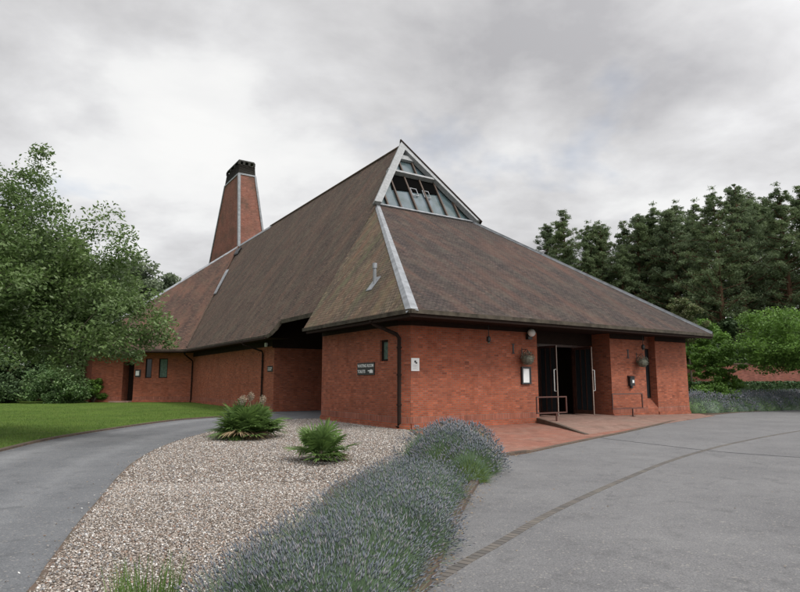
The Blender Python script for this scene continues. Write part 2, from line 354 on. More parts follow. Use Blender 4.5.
def ribbon(name, pts, o0, o1, z0, z1, mat, sub=6):
    """kerb-like strip following a line, from offset o0 to o1 to its right, box section z0..z1, uv runs along it"""
    L = smooth_line(pts, sub); V = []; F = []; D = [0]
    for i, p in enumerate(L):
        d = (L[min(i + 1, len(L) - 1)] - L[max(i - 1, 0)]).normalized(); r = Vector((d.y, -d.x, 0))
        if i: D.append(D[-1] + (p - L[i - 1]).length)
        for o, z in ((o0, z0), (o0, z1), (o1, z1), (o1, z0)): q = p + r * o; V.append((q.x, q.y, z))
    n = len(L)
    for i in range(n - 1):
        for j in range(3 if z1 > z0 else 3): F.append((i * 4 + j, i * 4 + j + 1, (i + 1) * 4 + j + 1, (i + 1) * 4 + j))
    F += [(3, 2, 1, 0), tuple((n - 1) * 4 + j for j in range(4))]
    me = bpy.data.meshes.new(name); me.from_pydata(V, [], F); me.update()
    uvl = me.uv_layers.new(name='UVMap').data; w = abs(o1 - o0); T = [0, z1 - z0, z1 - z0 + w, 2 * (z1 - z0) + w]
    for p in me.polygons:
        for li in p.loop_indices:
            vi = me.loops[li].vertex_index; uvl[li].uv = (D[vi // 4], T[vi % 4] + .02)
    return link(name, me, mat)

G = 400
g = MB().poly([(-G, -G, 0), (G, -G, 0), (G, G, 0), (-G, G, 0)]).build('lawn', 'lawn'); g['kind'] = 'structure'

lawn_kerb = [(-8.3, 4.0), (-9.3, 11.5), (-10.03, 15.21), (-10.58, 18.27), (-10.61, 21.34), (-10.4, 25.06), (-10.03, 27.42), (-9.16, 29.29), (-7.9, 31.2), (-7.2, 33.6)]
drive_gravel = [(-1.9, 1.2), (-2.75, 3.8), (-3.11, 5.26), (-3.33, 5.85), (-3.57, 6.51), (-4.0, 7.7), (-4.48, 9.15), (-5.17, 11.18), (-5.82, 13.35), (-6.38, 16.11), (-6.61, 18.59), (-6.58, 21.13), (-6.22, 23.42), (-5.75, 26.3), (-4.9, 28.0), (-3.9, 28.4)]
road_kerb = [(-.6, 1.2), (-.05, 3.9), (0.23, 5.26), (0.39, 6.0), (0.6, 7.12), (0.99, 8.93), (1.47, 10.96), (2.28, 13.86), (3.22, 15.0), (4.35, 16.47), (6.0, 18.59), (7.73, 20.72), (10.57, 24.49), (14.05, 29.0), (19.09, 33.9), (25.26, 37.9), (32, 41.0), (42, 44)]
inner = [(-1.7, 1.2), (-1.35, 3.9), (-1.15, 6.3), (-1.05, 8.6), (-1.08, 9.88), (-0.96, 10.64), (-0.74, 11.29), (-0.3, 12.17), (0.22, 13.19), (.6, 15.2), (.55, 18.5), (.35, 21.4)]

# left drive: a strip with uv across it so wheel tracks can follow the bend
def drive_sheet():
    A = smooth_line(lawn_kerb, 8); Bq = smooth_line(drive_gravel, 8); n = 60
    def res(L):
        D = [0]
        for a, b in zip(L, L[1:]): D.append(D[-1] + (b - a).length)
        out = []
        for i in range(n):
            t = D[-1] * i / (n - 1); j = max(k for k in range(len(D)) if D[k] <= t + 1e-9); j = min(j, len(L) - 2)
            f = (t - D[j]) / max(D[j + 1] - D[j], 1e-9); out.append(L[j].lerp(L[j + 1], f))
        return out
    A, Bq = res(A), res(Bq); V = []; F = []; m = 6
    for a, b in zip(A, Bq):
        for j in range(m + 1): p = a.lerp(b, j / m); V.append((p.x, p.y, .004))
    for i in range(n - 1):
        for j in range(m): F.append((i * (m + 1) + j, i * (m + 1) + j + 1, (i + 1) * (m + 1) + j + 1, (i + 1) * (m + 1) + j))
    me = bpy.data.meshes.new('drive'); me.from_pydata(V, [], F); me.update(); uvl = me.uv_layers.new(name='UVMap').data
    for p in me.polygons:
        for li in p.loop_indices:
            vi = me.loops[li].vertex_index; uvl[li].uv = (vi // (m + 1) * .5, (vi % (m + 1)) / m)
    me.flip_normals() if me.polygons[0].normal.z < 0 else None
    o = link('drive', me, 'drive'); o['kind'] = 'structure'
drive_sheet()
# where the drive runs on into the covered passage, and the ground where both carriageways meet behind the viewer
sheet('path', [(-7.3, 34), (-3.95, 28.35), tuple(B(.1, 6.9)[:2]), tuple(B(5, 6.9)[:2]), tuple(B(5, 15.2)[:2]), tuple(B(.6, 15.2)[:2]), (-7.4, 34.3)], .0035, 'drive')
sheet('road', [(-8.3, 4.0), (-2.75, 3.8), (-1.9, 1.2)] + [(-.6, 1.2)] + [(p.x, p.y) for p in smooth_line(road_kerb, 5)] + [(60, 44), (60, -30), (-12, -30)], .004, 'asphalt')
bed_r = [(p.x, p.y) for p in smooth_line(inner, 5)]
bed_l = [(p.x, p.y) for p in smooth_line(drive_gravel, 5)]
c0 = B(.2, .2); c1 = B(.3, 6.9)
sheet('gravel_ground', bed_l + [(c1.x, c1.y), (c0.x, c0.y)] + bed_r[::-1], .008, 'gravelbase')
rk = [(p.x, p.y) for p in smooth_line(road_kerb, 5)]
lav_end = min(range(len(rk)), key=lambda i: (rk[i][0] - 2.28) ** 2 + (rk[i][1] - 13.86) ** 2)
pav_end = min(range(len(rk)), key=lambda i: (rk[i][0] - 15.6) ** 2 + (rk[i][1] - 30.7) ** 2)
sheet('soil_bed', bed_r + rk[:lav_end + 1][::-1], .008, 'soil')
sheet('pavement', [(bed_r[-1])] + rk[lav_end:pav_end + 1] + [tuple(B(19.5, .3)[:2]), tuple(B(18.3, .4)[:2]), tuple(B(7, .4)[:2])], .012, 'paving')
sheet('verge_soil', rk[pav_end:] + [(42, 50), (24, 44), tuple(B(19.2, 1.5)[:2])], .008, 'soil')

# raised ramp in front of the doors
rp = MB()
top = [B(6.97, 1.5, .205), B(6.97, 0, .17), B(5.9, -2.1, .10), B(4.1, -5.0, .022), B(7.5, -4.2, .022), B(12, -3.0, .022), B(18.2, -1.3, .022), B(18.3, .02, .06), B(11.9, .02, .17), B(11.9, 1.5, .205)]
ctr = B(8.8, -.8, .15); n = len(top)
vs = [tuple(p) for p in top] + [(p.x, p.y, 0) for p in top] + [tuple(ctr)]
rp.add(vs, [(2 * n, i, (i + 1) % n) for i in range(n)] + [(i, i + n, (i + 1) % n + n, (i + 1) % n) for i in range(n)])
o = rp.build('ramp', 'ramp'); o['kind'] = 'structure'
def thing_ribbon(name, pts, o0, o1, z0, z1, mat, label, cat, sub=6, kind=None):
    o = ribbon(name, pts, o0, o1, z0, z1, mat, sub)
    if kind: o['kind'] = kind
    else: tag(o, label, cat)
    return o
o = MB().hexa([B(6.93, .0, .0), B(5.86, -2.1, 0), B(5.74, -2.05, 0), B(6.8, .0, 0)], [B(6.93, .0, .215), B(5.86, -2.1, .135), B(5.74, -2.05, .135), B(6.8, 0, .215)])
o.hexa([B(5.86, -2.1, .0), B(4.08, -5.0, 0), B(3.96, -4.95, 0), B(5.74, -2.05, 0)], [B(5.86, -2.1, .135), B(4.08, -5.0, .03), B(3.96, -4.95, .03), B(5.74, -2.05, .135)])
o.build('ramp_kerb', 'edging')['kind'] = 'structure'
ribbon('lawn_kerb', lawn_kerb, -.16, 0, 0, .055, 'edging')['kind'] = 'structure'
ribbon('drive_kerb', drive_gravel, -.01, .045, 0, .022, 'edging')['kind'] = 'structure'
ribbon('road_kerb', road_kerb[:9], -.13, .0, 0, .07, 'edging')['kind'] = 'structure'
ribbon('road_kerb', road_kerb[8:], -.14, .0, 0, .035, 'edging')['kind'] = 'structure'
ribbon('bed_kerb', inner[3:-1], -.07, .07, 0, .03, 'edging')['kind'] = 'structure'
strip = [(-.9, 3.3), (-.2, 4.6), (0.33, 5.56), (0.69, 6.16), (1.09, 6.78), (1.8, 7.92), (2.45, 8.86), (3.26, 9.97), (4.26, 11.29), (5.75, 13.19), (7.52, 15.21), (9.94, 17.68), (14.29, 21.55), (20, 25.8), (27, 30)]
ribbon('drain_channel', strip, -.055, .06, 0, .0085, 'setts')['kind'] = 'structure'
joint = [(6.2, 19.0), (6.65, 18.0), (7.24, 16.75), (8.03, 15.21), (9.6, 13.9), (12, 12.6)]
M['tar'] = plain('tar_joint', (.055, .055, .058), .9, .2)
ribbon('road_joint', joint, -.03, .03, 0, .0075, 'tar')['kind'] = 'structure'

# ------------------------------------------------------------------ THE BUILDING
chap = empty('brick_building', (CX, CY, 0), RZ)
tag(chap, 'red brick building with huge steep tiled roof and tall tapering chimney', 'building')
EZ = 4.2
def wall(name, p0, p1, z0, z1, holes=(), mat='brick', depth=.3, parent=chap, inward=None):
    """vertical wall sheet p0->p1 (u,v), rectangular holes (s0,s1,za,zb) along it with reveals; outward normal to the right of p0->p1"""
    p0, p1 = Vector(p0), Vector(p1); L = (p1 - p0).length; d = (p1 - p0) / L; nin = Vector((-d.y, d.x))
    P = lambda s, z, k=0: (p0.x + d.x * s + nin.x * k, p0.y + d.y * s + nin.y * k, z)
    S = sorted({0, L} | {h[0] for h in holes} | {h[1] for h in holes}); Z = sorted({z0, z1} | {h[2] for h in holes} | {h[3] for h in holes})
    m = MB()
    for a, b in zip(S, S[1:]):
        for c, e in zip(Z, Z[1:]):
            if any(h[0] <= a + 1e-6 and b <= h[1] + 1e-6 and h[2] <= c + 1e-6 and e <= h[3] + 1e-6 for h in holes): continue
            m.poly([P(a, c), P(b, c), P(b, e), P(a, e)])
    for s0, s1, za, zb in holes:
        m.poly([P(s0, za), P(s0, zb), P(s0, zb, depth), P(s0, za, depth)]); m.poly([P(s1, zb), P(s1, za), P(s1, za, depth), P(s1, zb, depth)])
        m.poly([P(s0, za), P(s0, za, depth), P(s1, za, depth), P(s1, za)]); m.poly([P(s0, zb), P(s1, zb), P(s1, zb, depth), P(s0, zb, depth)])
    return m.build(name, mat, parent, recalc=False), P
def plinth(p0, p1, parent, z=0):
    p0, p1 = Vector(p0), Vector(p1); d = (p1 - p0).normalized(); n = Vector((d.y, -d.x)); L = (p1 - p0).length
    for name, za, zb, k, mt in (('plinth', z, z + .16, .07, 'brick'), ('soldier_course', z + .22, z + .45, .004, 'brick_soldier')):
        a, b = p0 + n * .001, p1 + n * .001
        MB().hexa([(a.x, a.y, za), (b.x, b.y, za), (b.x + n.x * k, b.y + n.y * k, za), (a.x + n.x * k, a.y + n.y * k, za)],
                  [(a.x, a.y, zb), (b.x, b.y, zb), (b.x + n.x * k, b.y + n.y * k, zb), (a.x + n.x * k, a.y + n.y * k, zb)]).build(name, mt, parent)
    MB().hexa([(a.x, a.y, z+.155), (b.x, b.y, z+.155), (b.x + n.x * .035, b.y + n.y * .035, z+.155), (a.x + n.x * .035, a.y + n.y * .035, z+.155)],
              [(a.x, a.y, z+.215), (b.x, b.y, z+.215), (b.x + n.x * .035, b.y + n.y * .035, z+.215), (a.x + n.x * .035, a.y + n.y * .035, z+.215)]).build('plinth', 'brick', parent)
WT = 4.32
# front-left side wall (faces -u): runs v 6.95 -> .35
w1, P1 = wall('wall', (0, 6.95), (0, .35), 0, WT, [(5.29, 5.89, 2.53, 3.36)], depth=.22)
plinth((0, 6.95), (0, .35), w1)
wc, _ = wall('wall', (0, .35), (.35, 0), 0, WT); plinth((0, .35), (.35, 0), wc)
w2, P2 = wall('wall', (.35, 0), (6.97, 0), 0, WT); plinth((.35, 0), (6.97, 0), w2)
# porch recess
wall('wall', (6.97, 0), (6.97, 1.2), 0, WT)
hd, _ = wall('wall', (6.97, 1.05), (11.87, 1.05), 3.5, WT, mat='brown')  # brick header coloured dark brown, deep porch shade put into its colour
MB().poly([(6.97, 1.05, 3.5), (6.97, 1.6, 3.5), (11.87, 1.6, 3.5), (11.87, 1.05, 3.5)]).build('ceiling', 'brown', chap)
wall('wall', (11.87, 1.2), (11.87, 0), 0, WT)
w3, _ = wall('wall', (11.87, 0), (14.56, 0), 0, WT); plinth((11.87, 0), (14.56, 0), w3, .04)
# splayed slot with tall narrow window
wall('wall', (14.56, 0), (14.56, .45), 0, WT)
wall('wall', (15.43, .45), (15.43, 0), 0, WT)
MB().poly([(14.56, 0, .42), (15.43, 0, .42), (15.43, .40, .92), (14.56, .40, .92)]).build('sill', 'brick', chap)
MB().poly([(14.56, .001, 0), (15.43, .001, 0), (15.43, .001, .42), (14.56, .001, .42)]).build('wall', 'brick', chap)
MB().poly([(14.56, .36, 3.42), (15.43, .36, 3.42), (15.43, .36, WT), (14.56, .36, WT)]).poly([(14.56, .36, 3.42), (15.43, .36, 3.42), (15.43, .45, 3.42), (14.56, .45, 3.42)]).build('wall', 'brick', chap)
wn = MB().box((14.57, .38, .92), (14.63, .45, 3.42)).box((15.36, .38, .92), (15.42, .45, 3.42)).box((14.63, .38, .90), (15.36, .45, .97)).box((14.63, .38, 3.36), (15.36, .45, 3.42)).box((14.98, .39, .97), (15.02, .44, 3.36)).build('window', 'brown', chap)
MB().box((14.63, .41, .97), (15.36, .415, 3.36)).build('pane', 'glass', wn)
w4, _ = wall('wall', (15.43, 0), (18.15, 0), 0, WT); plinth((15.43, 0), (18.15, 0), w4, .04)
w5, _ = wall('wall', (18.15, 0), (18.15, 34.4), 0, WT, [(5, 6, 1, 3), (12, 13.5, 1, 3), (22, 23.5, 1, 3)])
for s in ((5, 6), (12, 13.5), (22, 23.5)): MB().box((18.15 - .3, s[0], 1), (18.15 - .29, s[1], 3)).build('window', 'glass', chap)
# passage: return wall facing the viewer, and inner walls
MB().poly([(.75, 15.1, 0), (5.2, 15.1, 0), (5.2, 15.1, 7), (1.7, 15.1, 7), (.75, 15.1, 5.65)]).build('wall', 'brick', chap, recalc=False)
wall('wall', (5.2, 15.1), (5.2, 6.95), 0, 7)
wall('wall', (5.2, 6.95), (0, 6.95), 0, WT)
# nave side wall
w6, _ = wall('wall', (.75, 34.4), (.75, 15.1), 0, WT + .5); plinth((.75, 34.4), (.75, 15.1), w6)
# far block, splayed side
D1 = Vector((-.852, .524))
W1 = Vector((.75, 34.4)); at_ = lambda s: (W1.x + D1.x * s, W1.y + D1.y * s)
w7, P7 = wall('wall', at_(5.0), at_(0), 0, WT + .3, [(1.30, 2.05, 2.15, 3.75), (2.62 - .1, 3.45 - .1 + .08, 2.15, 3.75)][0:0] + [(.95, 1.5, 2.05, 3.72), (2.1, 2.85, 2.05, 3.72)], depth=.15); plinth(at_(5.0), at_(0), w7)
for s0, s1, gm in ((.95, 1.5, 'glass'), (2.1, 2.85, 'curtain')):
    fr = MB()
    for a, b, c, e in ((s0, s0 + .07, 2.05, 3.72), (s1 - .07, s1, 2.05, 3.72), (s0 + .07, s1 - .07, 2.05, 2.12), (s0 + .07, s1 - .07, 3.65, 3.72)):
        fr.hexa([P7(a, c, .06), P7(b, c, .06), P7(b, c, .14), P7(a, c, .14)], [P7(a, e, .06), P7(b, e, .06), P7(b, e, .14), P7(a, e, .14)])
    wn = fr.build('window', 'brown', chap)
    MB().poly([P7(s0 + .07, 2.12, .11), P7(s1 - .07, 2.12, .11), P7(s1 - .07, 3.65, .11), P7(s0 + .07, 3.65, .11)]).build('pane', gm, wn)
wall('wall', at_(5.95), at_(5.0), 3.4, WT + .3)
dn = Vector((-D1.y, D1.x)) * -1.0
a5, a6 = Vector(at_(5.0)), Vector(at_(5.95)); inn = Vector((.524, .852)) * 1.2
wall('wall', a5 + inn, a5, 0, WT + .3); wall('wall', a6, a6 + inn, 0, WT + .3)
d_ = MB().hexa([(*(a5 + inn), .05), (*(a6 + inn), .05), (*(a6 + inn * 1.05), .05), (*(a5 + inn * 1.05), .05)], [(*(a5 + inn), 3.4), (*(a6 + inn), 3.4), (*(a6 + inn * 1.05), 3.4), (*(a5 + inn * 1.05), 3.4)]).build('door', 'brown', chap)
w8, _ = wall('wall', at_(8.6), at_(5.95), 0, WT + .3); plinth(at_(8.6), at_(5.95), w8)
e8 = at_(8.6)
wall('wall', (e8[0], 58), e8, 0, WT + .3); wall('wall', (18.15 + 7.3, 58), (e8[0], 58), 0, WT + .3)
wall('wall', (18.15 + 7.3, e8[1]), (18.15 + 7.3, 58), 0, WT + .3); wall('wall', (18.15, 34.4), (18.15 + 7.3, e8[1]), 0, WT + .3)
st = MB()
for i in range(2):
    pass
q0, q1 = Vector(at_(5.0)), Vector(at_(6.6)); o_ = Vector((-.524, -.852))
st.hexa([(*q0, 0), (*q1, 0), (*(q1 + o_ * .9), 0), (*(q0 + o_ * .9), 0)], [(*q0, .12), (*q1, .12), (*(q1 + o_ * .9), .12), (*(q0 + o_ * .9), .12)]).build('step', 'ramp', chap)

# small window in the front-left wall
s0, s1 = 5.29, 5.89; fr = MB()
for a, b, c, e in ((s0, s0 + .07, 2.53, 3.36), (s1 - .07, s1, 2.53, 3.36), (s0 + .07, s1 - .07, 2.53, 2.61), (s0 + .07, s1 - .07, 3.29, 3.36)):
    fr.hexa([P1(a, c, .08), P1(b, c, .08), P1(b, c, .18), P1(a, c, .18)], [P1(a, e, .08), P1(b, e, .08), P1(b, e, .18), P1(a, e, .18)])
wn = fr.build('window', 'brown', chap)
MB().poly([P1(s0 + .07, 2.61, .14), P1(s1 - .07, 2.61, .14), P1(s1 - .07, 3.29, .14), P1(s0 + .07, 3.29, .14)]).build('pane', 'curtain', wn)

# ---- roof
A_ = (9, 14.2, 17.75); Gl = (5.3, 11, 12.2); Gr = (12.7, 11, 12.2); E0 = (-.85, -1.8, EZ); E1 = (18.45, -1.35, EZ); EL = (-.85, 7.25, EZ); S0 = (9, 49, 17.7)
S1 = (-.3, 32.6, 4.4); K = (-8.6, 38, 4.35)
TH = .13
MB().slab([E0, E1, Gr, Gl], TH).build('roof', 'tiles_red', chap)
MB().slab([Gl, EL, E0][::1], TH).build('roof', 'tiles_moss', chap)
# main slope, cut back over the passage
ms = 13.4 / 9.3
def on(u, v): return (u, v, 4.35 + (u + .3) * ms)
curve = [on(-.3, 13.5), on(-.22, 13.15), on(-.05, 12.95), on(.12, 12.93), on(.27, 12.9)]
main = [(9, 13.75, 17.75), S0, S1] + curve + [on(.27, 8.2), on(4.95, 10.68)]
nr = MB().slab([Vector(p) for p in main], TH).build('roof', 'tiles', chap)
mir = lambda p: (18 - p[0], p[1], p[2])
ER = (18.45, 7.25, EZ)
MB().slab([Gr, E1, (18.45, 3, EZ), (18.45, 7.25, EZ)], TH).build('roof', 'tiles', chap)
MB().slab([(9, 13.75, 17.75), (13.05, 10.68, 11.95), (18.4, 7.25, 4.2), (18.3, 32.6, 4.35), S0], TH).build('roof', 'tiles', chap)
RB = (9, 57, 17.7); KB = (-8.6, 62, 4.35)
MB().slab([S0, K, S1][::-1], TH).build('roof', 'tiles_far', chap)
MB().slab([S0, RB, KB, K], TH).build('roof', 'tiles_far', chap)
MB().slab([RB, (26.6, 62, 4.35), KB], TH).build('roof', 'tiles_far', chap)
MB().slab([S0, (26.6, 38, 4.35), (26.6, 62, 4.35), RB], TH).build('roof', 'tiles_far', chap)
MB().slab([S0, (18.3, 32.6, 4.35), (26.6, 38, 4.35)], TH).build('roof', 'tiles_far', chap)
# soffits
sf = MB()
zs = EZ - .16
sf.poly([(-.80, -1.72, zs), (18.4, -1.28, zs), (18.4, .3, zs), (.3, .3, zs), (.3, 6.95, zs), (-.8, 7.2, zs)])
sf.poly([(.3, .2, zs + .002), (18.4, .2, zs + .002), (18.4, 10, zs + .002), (.3, 6.95, zs + .002)])
sf.build('soffit', 'brown', chap)
MB().poly([(-.28, 32.6, 4.2), (-.28, 13.5, 4.2), (1.0, 13.5, 4.2), (1.0, 34.5, 4.2)]).poly([(-.28, 32.6, 4.205), (1.0, 34.5, 4.205), (-6.8, 39.5, 4.205), (-8.5, 38, 4.205)]).build('soffit', 'brown', chap)
# dark strips along the wall heads, eave shade put in as colour
for a, b in (((.36, -.03, 3.85), (6.96, -.004, 4.03)), ((-.03, .36, 3.85), (-.004, 6.94, 4.03)), ((11.88, -.03, 3.8), (14.55, -.004, 4.03)), ((15.44, -.03, 3.8), (18.14, -.004, 4.03)), ((.71, 15.2, 3.85), (.746, 34.3, 4.19))): MB().box(a, b).build('eave_shade_strip', 'brown', chap)
MB().hexa([(-.03, .36, 3.85), (.36, -.03, 3.85), (.35, .003, 3.85), (.003, .35, 3.85)], [(-.03, .36, 4.03), (.36, -.03, 4.03), (.35, .003, 4.03), (.003, .35, 4.03)]).build('eave_shade_strip', 'brown', chap)
# fascia and gutters
def gutter(p, q, w=.11, h=.11, drop=-.14, out=(0, 0)):
    a = Vector((p[0] + out[0], p[1] + out[1], p[2] + drop)); b = Vector((q[0] + out[0], q[1] + out[1], q[2] + drop))
    return MB().bar(a, b, w, h).build('gutter', 'brown', chap)
MB().bar((E0[0] - .01, E0[1] - .03, EZ - .06), (E1[0], E1[1] - .03, EZ - .06), .05, .15).build('fascia', 'fascia', chap)
MB().bar((E0[0] - .03, E0[1], EZ - .06), (EL[0] - .03, EL[1] + .02, EZ - .06), .05, .15).build('fascia', 'fascia', chap)
MB().bar((E1[0] + .02, E1[1], EZ - .06), (18.47, 7.25, EZ - .06), .05, .15).build('fascia', 'fascia', chap)
gutter(E0, E1, out=(0, .08), drop=-.19); gutter(E0, (EL[0], 6.9, EZ), out=(.08, .08), drop=-.20)
MB().bar((S1[0] - .03, S1[1], 4.33), (-.33, 13.5, 4.28), .05, .15).build('fascia', 'fascia', chap)
MB().bar((S1[0] - .1, S1[1], 4.22), (-.40, 13.6, 4.17), .11, .11).build('gutter', 'brown', chap)
MB().bar((S1[0] - .02, S1[1] - .03, 4.34), (K[0], K[1] - .03, 4.29), .05, .14).build('fascia', 'fascia', chap)
MB().bar((S1[0], S1[1] - .1, 4.22), (K[0], K[1] - .1, 4.18), .11, .11).build('gutter', 'brown', chap)
vb = MB()
cc = [Vector(p) for p in curve] + [Vector(on(.27, 8.2))]
for a, b in zip(cc, cc[1:]): vb.bar(a - Vector((.02, 0, .10)), b - Vector((.02, 0, .10)), .05, .22)
vb.build('bargeboard', 'fascia', chap)
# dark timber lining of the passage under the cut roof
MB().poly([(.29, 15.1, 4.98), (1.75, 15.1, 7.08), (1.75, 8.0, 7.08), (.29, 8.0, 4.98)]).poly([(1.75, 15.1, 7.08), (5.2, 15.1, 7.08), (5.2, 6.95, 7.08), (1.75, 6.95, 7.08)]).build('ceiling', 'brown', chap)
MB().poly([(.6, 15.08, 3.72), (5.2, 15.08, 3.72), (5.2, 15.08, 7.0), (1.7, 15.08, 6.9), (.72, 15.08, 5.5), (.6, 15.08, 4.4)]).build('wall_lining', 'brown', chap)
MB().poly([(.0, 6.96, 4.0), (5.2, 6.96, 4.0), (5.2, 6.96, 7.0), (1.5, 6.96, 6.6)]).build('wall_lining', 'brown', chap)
# verge, hip and ridge flashings
def off_strip(p, q, w, n1, lift=.03, mat='lead', name='hip_flashing', w2=None, par=None):
    """flat lead strip from p to q, spreading w along direction n1"""
    p, q, n1 = Vector(p), Vector(q), Vector(n1).normalized(); w2 = w2 or w; up = Vector((0, 0, lift))
    return MB().slab([p + up, q + up, q + up + n1 * w2, p + up + n1 * w], lift * .8).build(name, mat, par or nr)
def perp(p, q, r):
    """unit vector in plane pqr, perpendicular to pq, towards r"""
    p, q, r = Vector(p), Vector(q), Vector(r); d = (q - p).normalized(); e = r - p; e -= d * e.dot(d); return e.normalized()
off_strip(Gl, E0, .20, perp(Gl, E0, E1), w2=.28); off_strip(Gl, E0, .16, perp(Gl, E0, EL), w2=.22)
off_strip(Gr, E1, .14, perp(Gr, E1, E0), .05); off_strip(Gr, E1, .2, perp(Gr, E1, (18.45, 7, EZ)), .05)
MB().bar(Vector(Gr) + Vector((0, 0, .08)), Vector(E1) + Vector((0, 0, .08)), .16, .1).build('hip_flashing', 'lead', nr)
off_strip(S0, K, .24, perp(S0, K, S1), .05, w2=.34); off_strip(S0, K, .3, perp(S0, K, KB), .05)
MB().tube([Vector(A_) + Vector((0, .1, .03)), (9, 39, 17.75)], .09, 8).build('ridge_tiles', 'tiles', nr)
off_strip((9, 38.5, 17.73), (9, 49, 17.72), .45, (-1, 0, -ms), .05); off_strip((9, 38.5, 17.73), (9, 49, 17.72), .45, (1, 0, -ms), .05)
# valley upstand between the long slope and the far block, with a pale sheet on it
pS = lambda t: Vector(S0).lerp(Vector(S1), t)
MB().bar(pS(.04) + Vector((0, 0, .1)), pS(.5) + Vector((0, 0, .1)), .12, .3).build('verge', 'tiles_far', nr)
MB().bar(pS(.5) + Vector((0, 0, .06)), pS(.99) + Vector((0, 0, .06)), .10, .14).build('verge', 'tiles', nr)
MB().slab([pS(.34) + Vector((.1, -.75, .28)), pS(.34) + Vector((.0, -.05, .3)), pS(.58) + Vector((.0, -.05, .3)), pS(.58) + Vector((0, -.95, .28))], .12).build('lead_sheet', 'lead', nr)
MB().slab([pS(.1) + Vector((.1, -1.6, .38)), pS(.1) + Vector((.0, -.05, .4)), pS(.16) + Vector((.0, -.05, .4)), pS(.16) + Vector((0, -1.6, .38))], .2).build('roof_vent', 'black', nr)
# flue on the mossy slope
fl = MB().slab([(.15, 2.65, 5.56), (.15, 3.1, 5.56), (.62, 3.1, 6.17), (.62, 2.65, 6.17)], .03).tube([(.42, 2.83, 5.7), (.42, 2.83, 6.5)], .075, 10).tube([(.42, 2.83, 6.5), (.42, 2.83, 6.72)], .10, 10).build('flue_pipe', 'lead', nr)

# ---- gablet
gv = Vector((0, 3.2, 5.55)).normalized()
GA, GB, GC = Vector(Gl), Vector(Gr), Vector(A_)
def gp(s, t, k=0):
    """point on the leaning gable: s -1..1 across at the base, t 0..1 up, k outward"""
    p = (GA + GB) / 2 + (GB - GA) / 2 * s + (GC - (GA + GB) / 2) * t
    return p + Vector((0, -.866, .5)) * k
gb = MB().poly([gp(-1, 0, -.05), gp(1, 0, -.05), gp(0, 1, -.05)]).build('gable_glazing', 'gglass', chap)
# matte black block under the sloping hood, the gap's darkness put into its colour
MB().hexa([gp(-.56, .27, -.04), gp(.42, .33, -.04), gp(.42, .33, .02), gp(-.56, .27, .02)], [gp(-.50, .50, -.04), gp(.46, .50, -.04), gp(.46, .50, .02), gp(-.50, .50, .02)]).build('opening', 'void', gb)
MB().hexa([gp(-.56, .50, .0), gp(.52, .50, .0), gp(.52, .50, .35), gp(-.56, .50, .35)], [gp(-.55, .525, .0), gp(.51, .525, .0), gp(.51, .525, .35), gp(-.55, .525, .35)]).build('hood', 'white', gb)
mu = [(-.78, 0, .2), (-.52, 0, .46), (-.2, 0, .5), (.12, 0, .5), (.44, 0, .5), (.72, 0, .26), (-.18, .52, .80), (.12, .52, .84)]
for s, t0, t1 in mu: MB().bar(gp(s, t0, .03), gp(s, t1, .03), .10, .14, (0, -.866, .5)).build('mullion', 'mullion', gb)
for s in (-.10, .16):
    for (t0, t1, a, b) in ((.24, .248, -.07, .07), (.335, .343, -.07, .07), (.248, .335, -.07, -.058), (.248, .335, .058, .07)):
        MB().hexa([gp(s + a, t0, .02), gp(s + b, t0, .02), gp(s + b, t0, .06), gp(s + a, t0, .06)], [gp(s + a, t1, .02), gp(s + b, t1, .02), gp(s + b, t1, .06), gp(s + a, t1, .06)]).build('casement', 'lead', gb)
MB().hexa([gp(-.24, .76, .0), gp(.16, .76, .0), gp(.16, .76, .2), gp(-.24, .76, .2)], [gp(-.20, .83, .0), gp(.13, .83, .0), gp(.13, .83, .2), gp(-.20, .83, .2)]).build('blind_box', 'white', gb)
MB().hexa([gp(-1.0, -.01, .0), gp(1.0, -.01, .0), gp(1.0, -.01, .15), gp(-1.0, -.01, .15)], [gp(-1.0, .015, .0), gp(1.0, .015, .0), gp(1.0, .015, .1), gp(-1.0, .015, .1)]).build('sill', 'lead', gb)
# barge boards
def barge(sa, w0, w1):
    s = sa
    a0 = gp(s * 1.10, -.02, .05); a1 = gp(s * (1.10 - w0), -.02, .05); b1 = gp(0, 1 - w1, .05); b0 = gp(0, 1.03, .05)
    off = Vector((0, -.866, .5)) * .35
    return MB().hexa([a0, a1, b1, b0], [a0 + off, a1 + off, b1 + off, b0 + off]).build('bargeboard', 'white', chap)
barge(-1, .13, .11); barge(1, .09, .11)
cap = MB()
for s in (1,):
    a = gp(s * 1.13, -.03, .25); b = gp(0, 1.05, .25); cap.bar(a, b, .5, .08, Vector((s * .8, -.3, .5)))
cap.build('verge', 'brown', chap)
MB().tube([(9, 14.2, 17.7), (9, 14.2, 18.75)], .018, 6).build('lightning_rod', 'chrome', chap)

# ---- chimney
cb = [(9, 49, 13), (12.9, 49, 13), (12.9, 65, 13), (9, 65, 13)]; ct = [(8.5, 49, 26.4), (10.5, 49, 26.4), (10.5, 54.5, 26.4), (8.5, 54.5, 26.4)]
ch = MB().hexa(cb, ct).build('chimney', 'brick_chimney', chap)
cl = [(8.47, 48.97, 26.55), (10.53, 48.97, 26.55), (10.53, 54.55, 26.55), (8.47, 54.55, 26.55)]; ch2 = [(8.5, 49.05, 27.6), (10.42, 49.05, 27.6), (10.42, 54.0, 27.6), (8.5, 54.0, 27.6)]
lv = MB().hexa(cl, ch2).build('louvre', 'louvre', ch)
pc = MB()
for (x, y) in ((8.55, 49.12), (10.35, 49.12), (8.55, 53.9), (10.35, 53.9), (8.55, 50.6), (8.55, 52.2), (9.1, 49.12), (9.75, 49.12)): pc.box((x - .13, y - .13, 27.6), (x + .13, y + .13, 28.0))
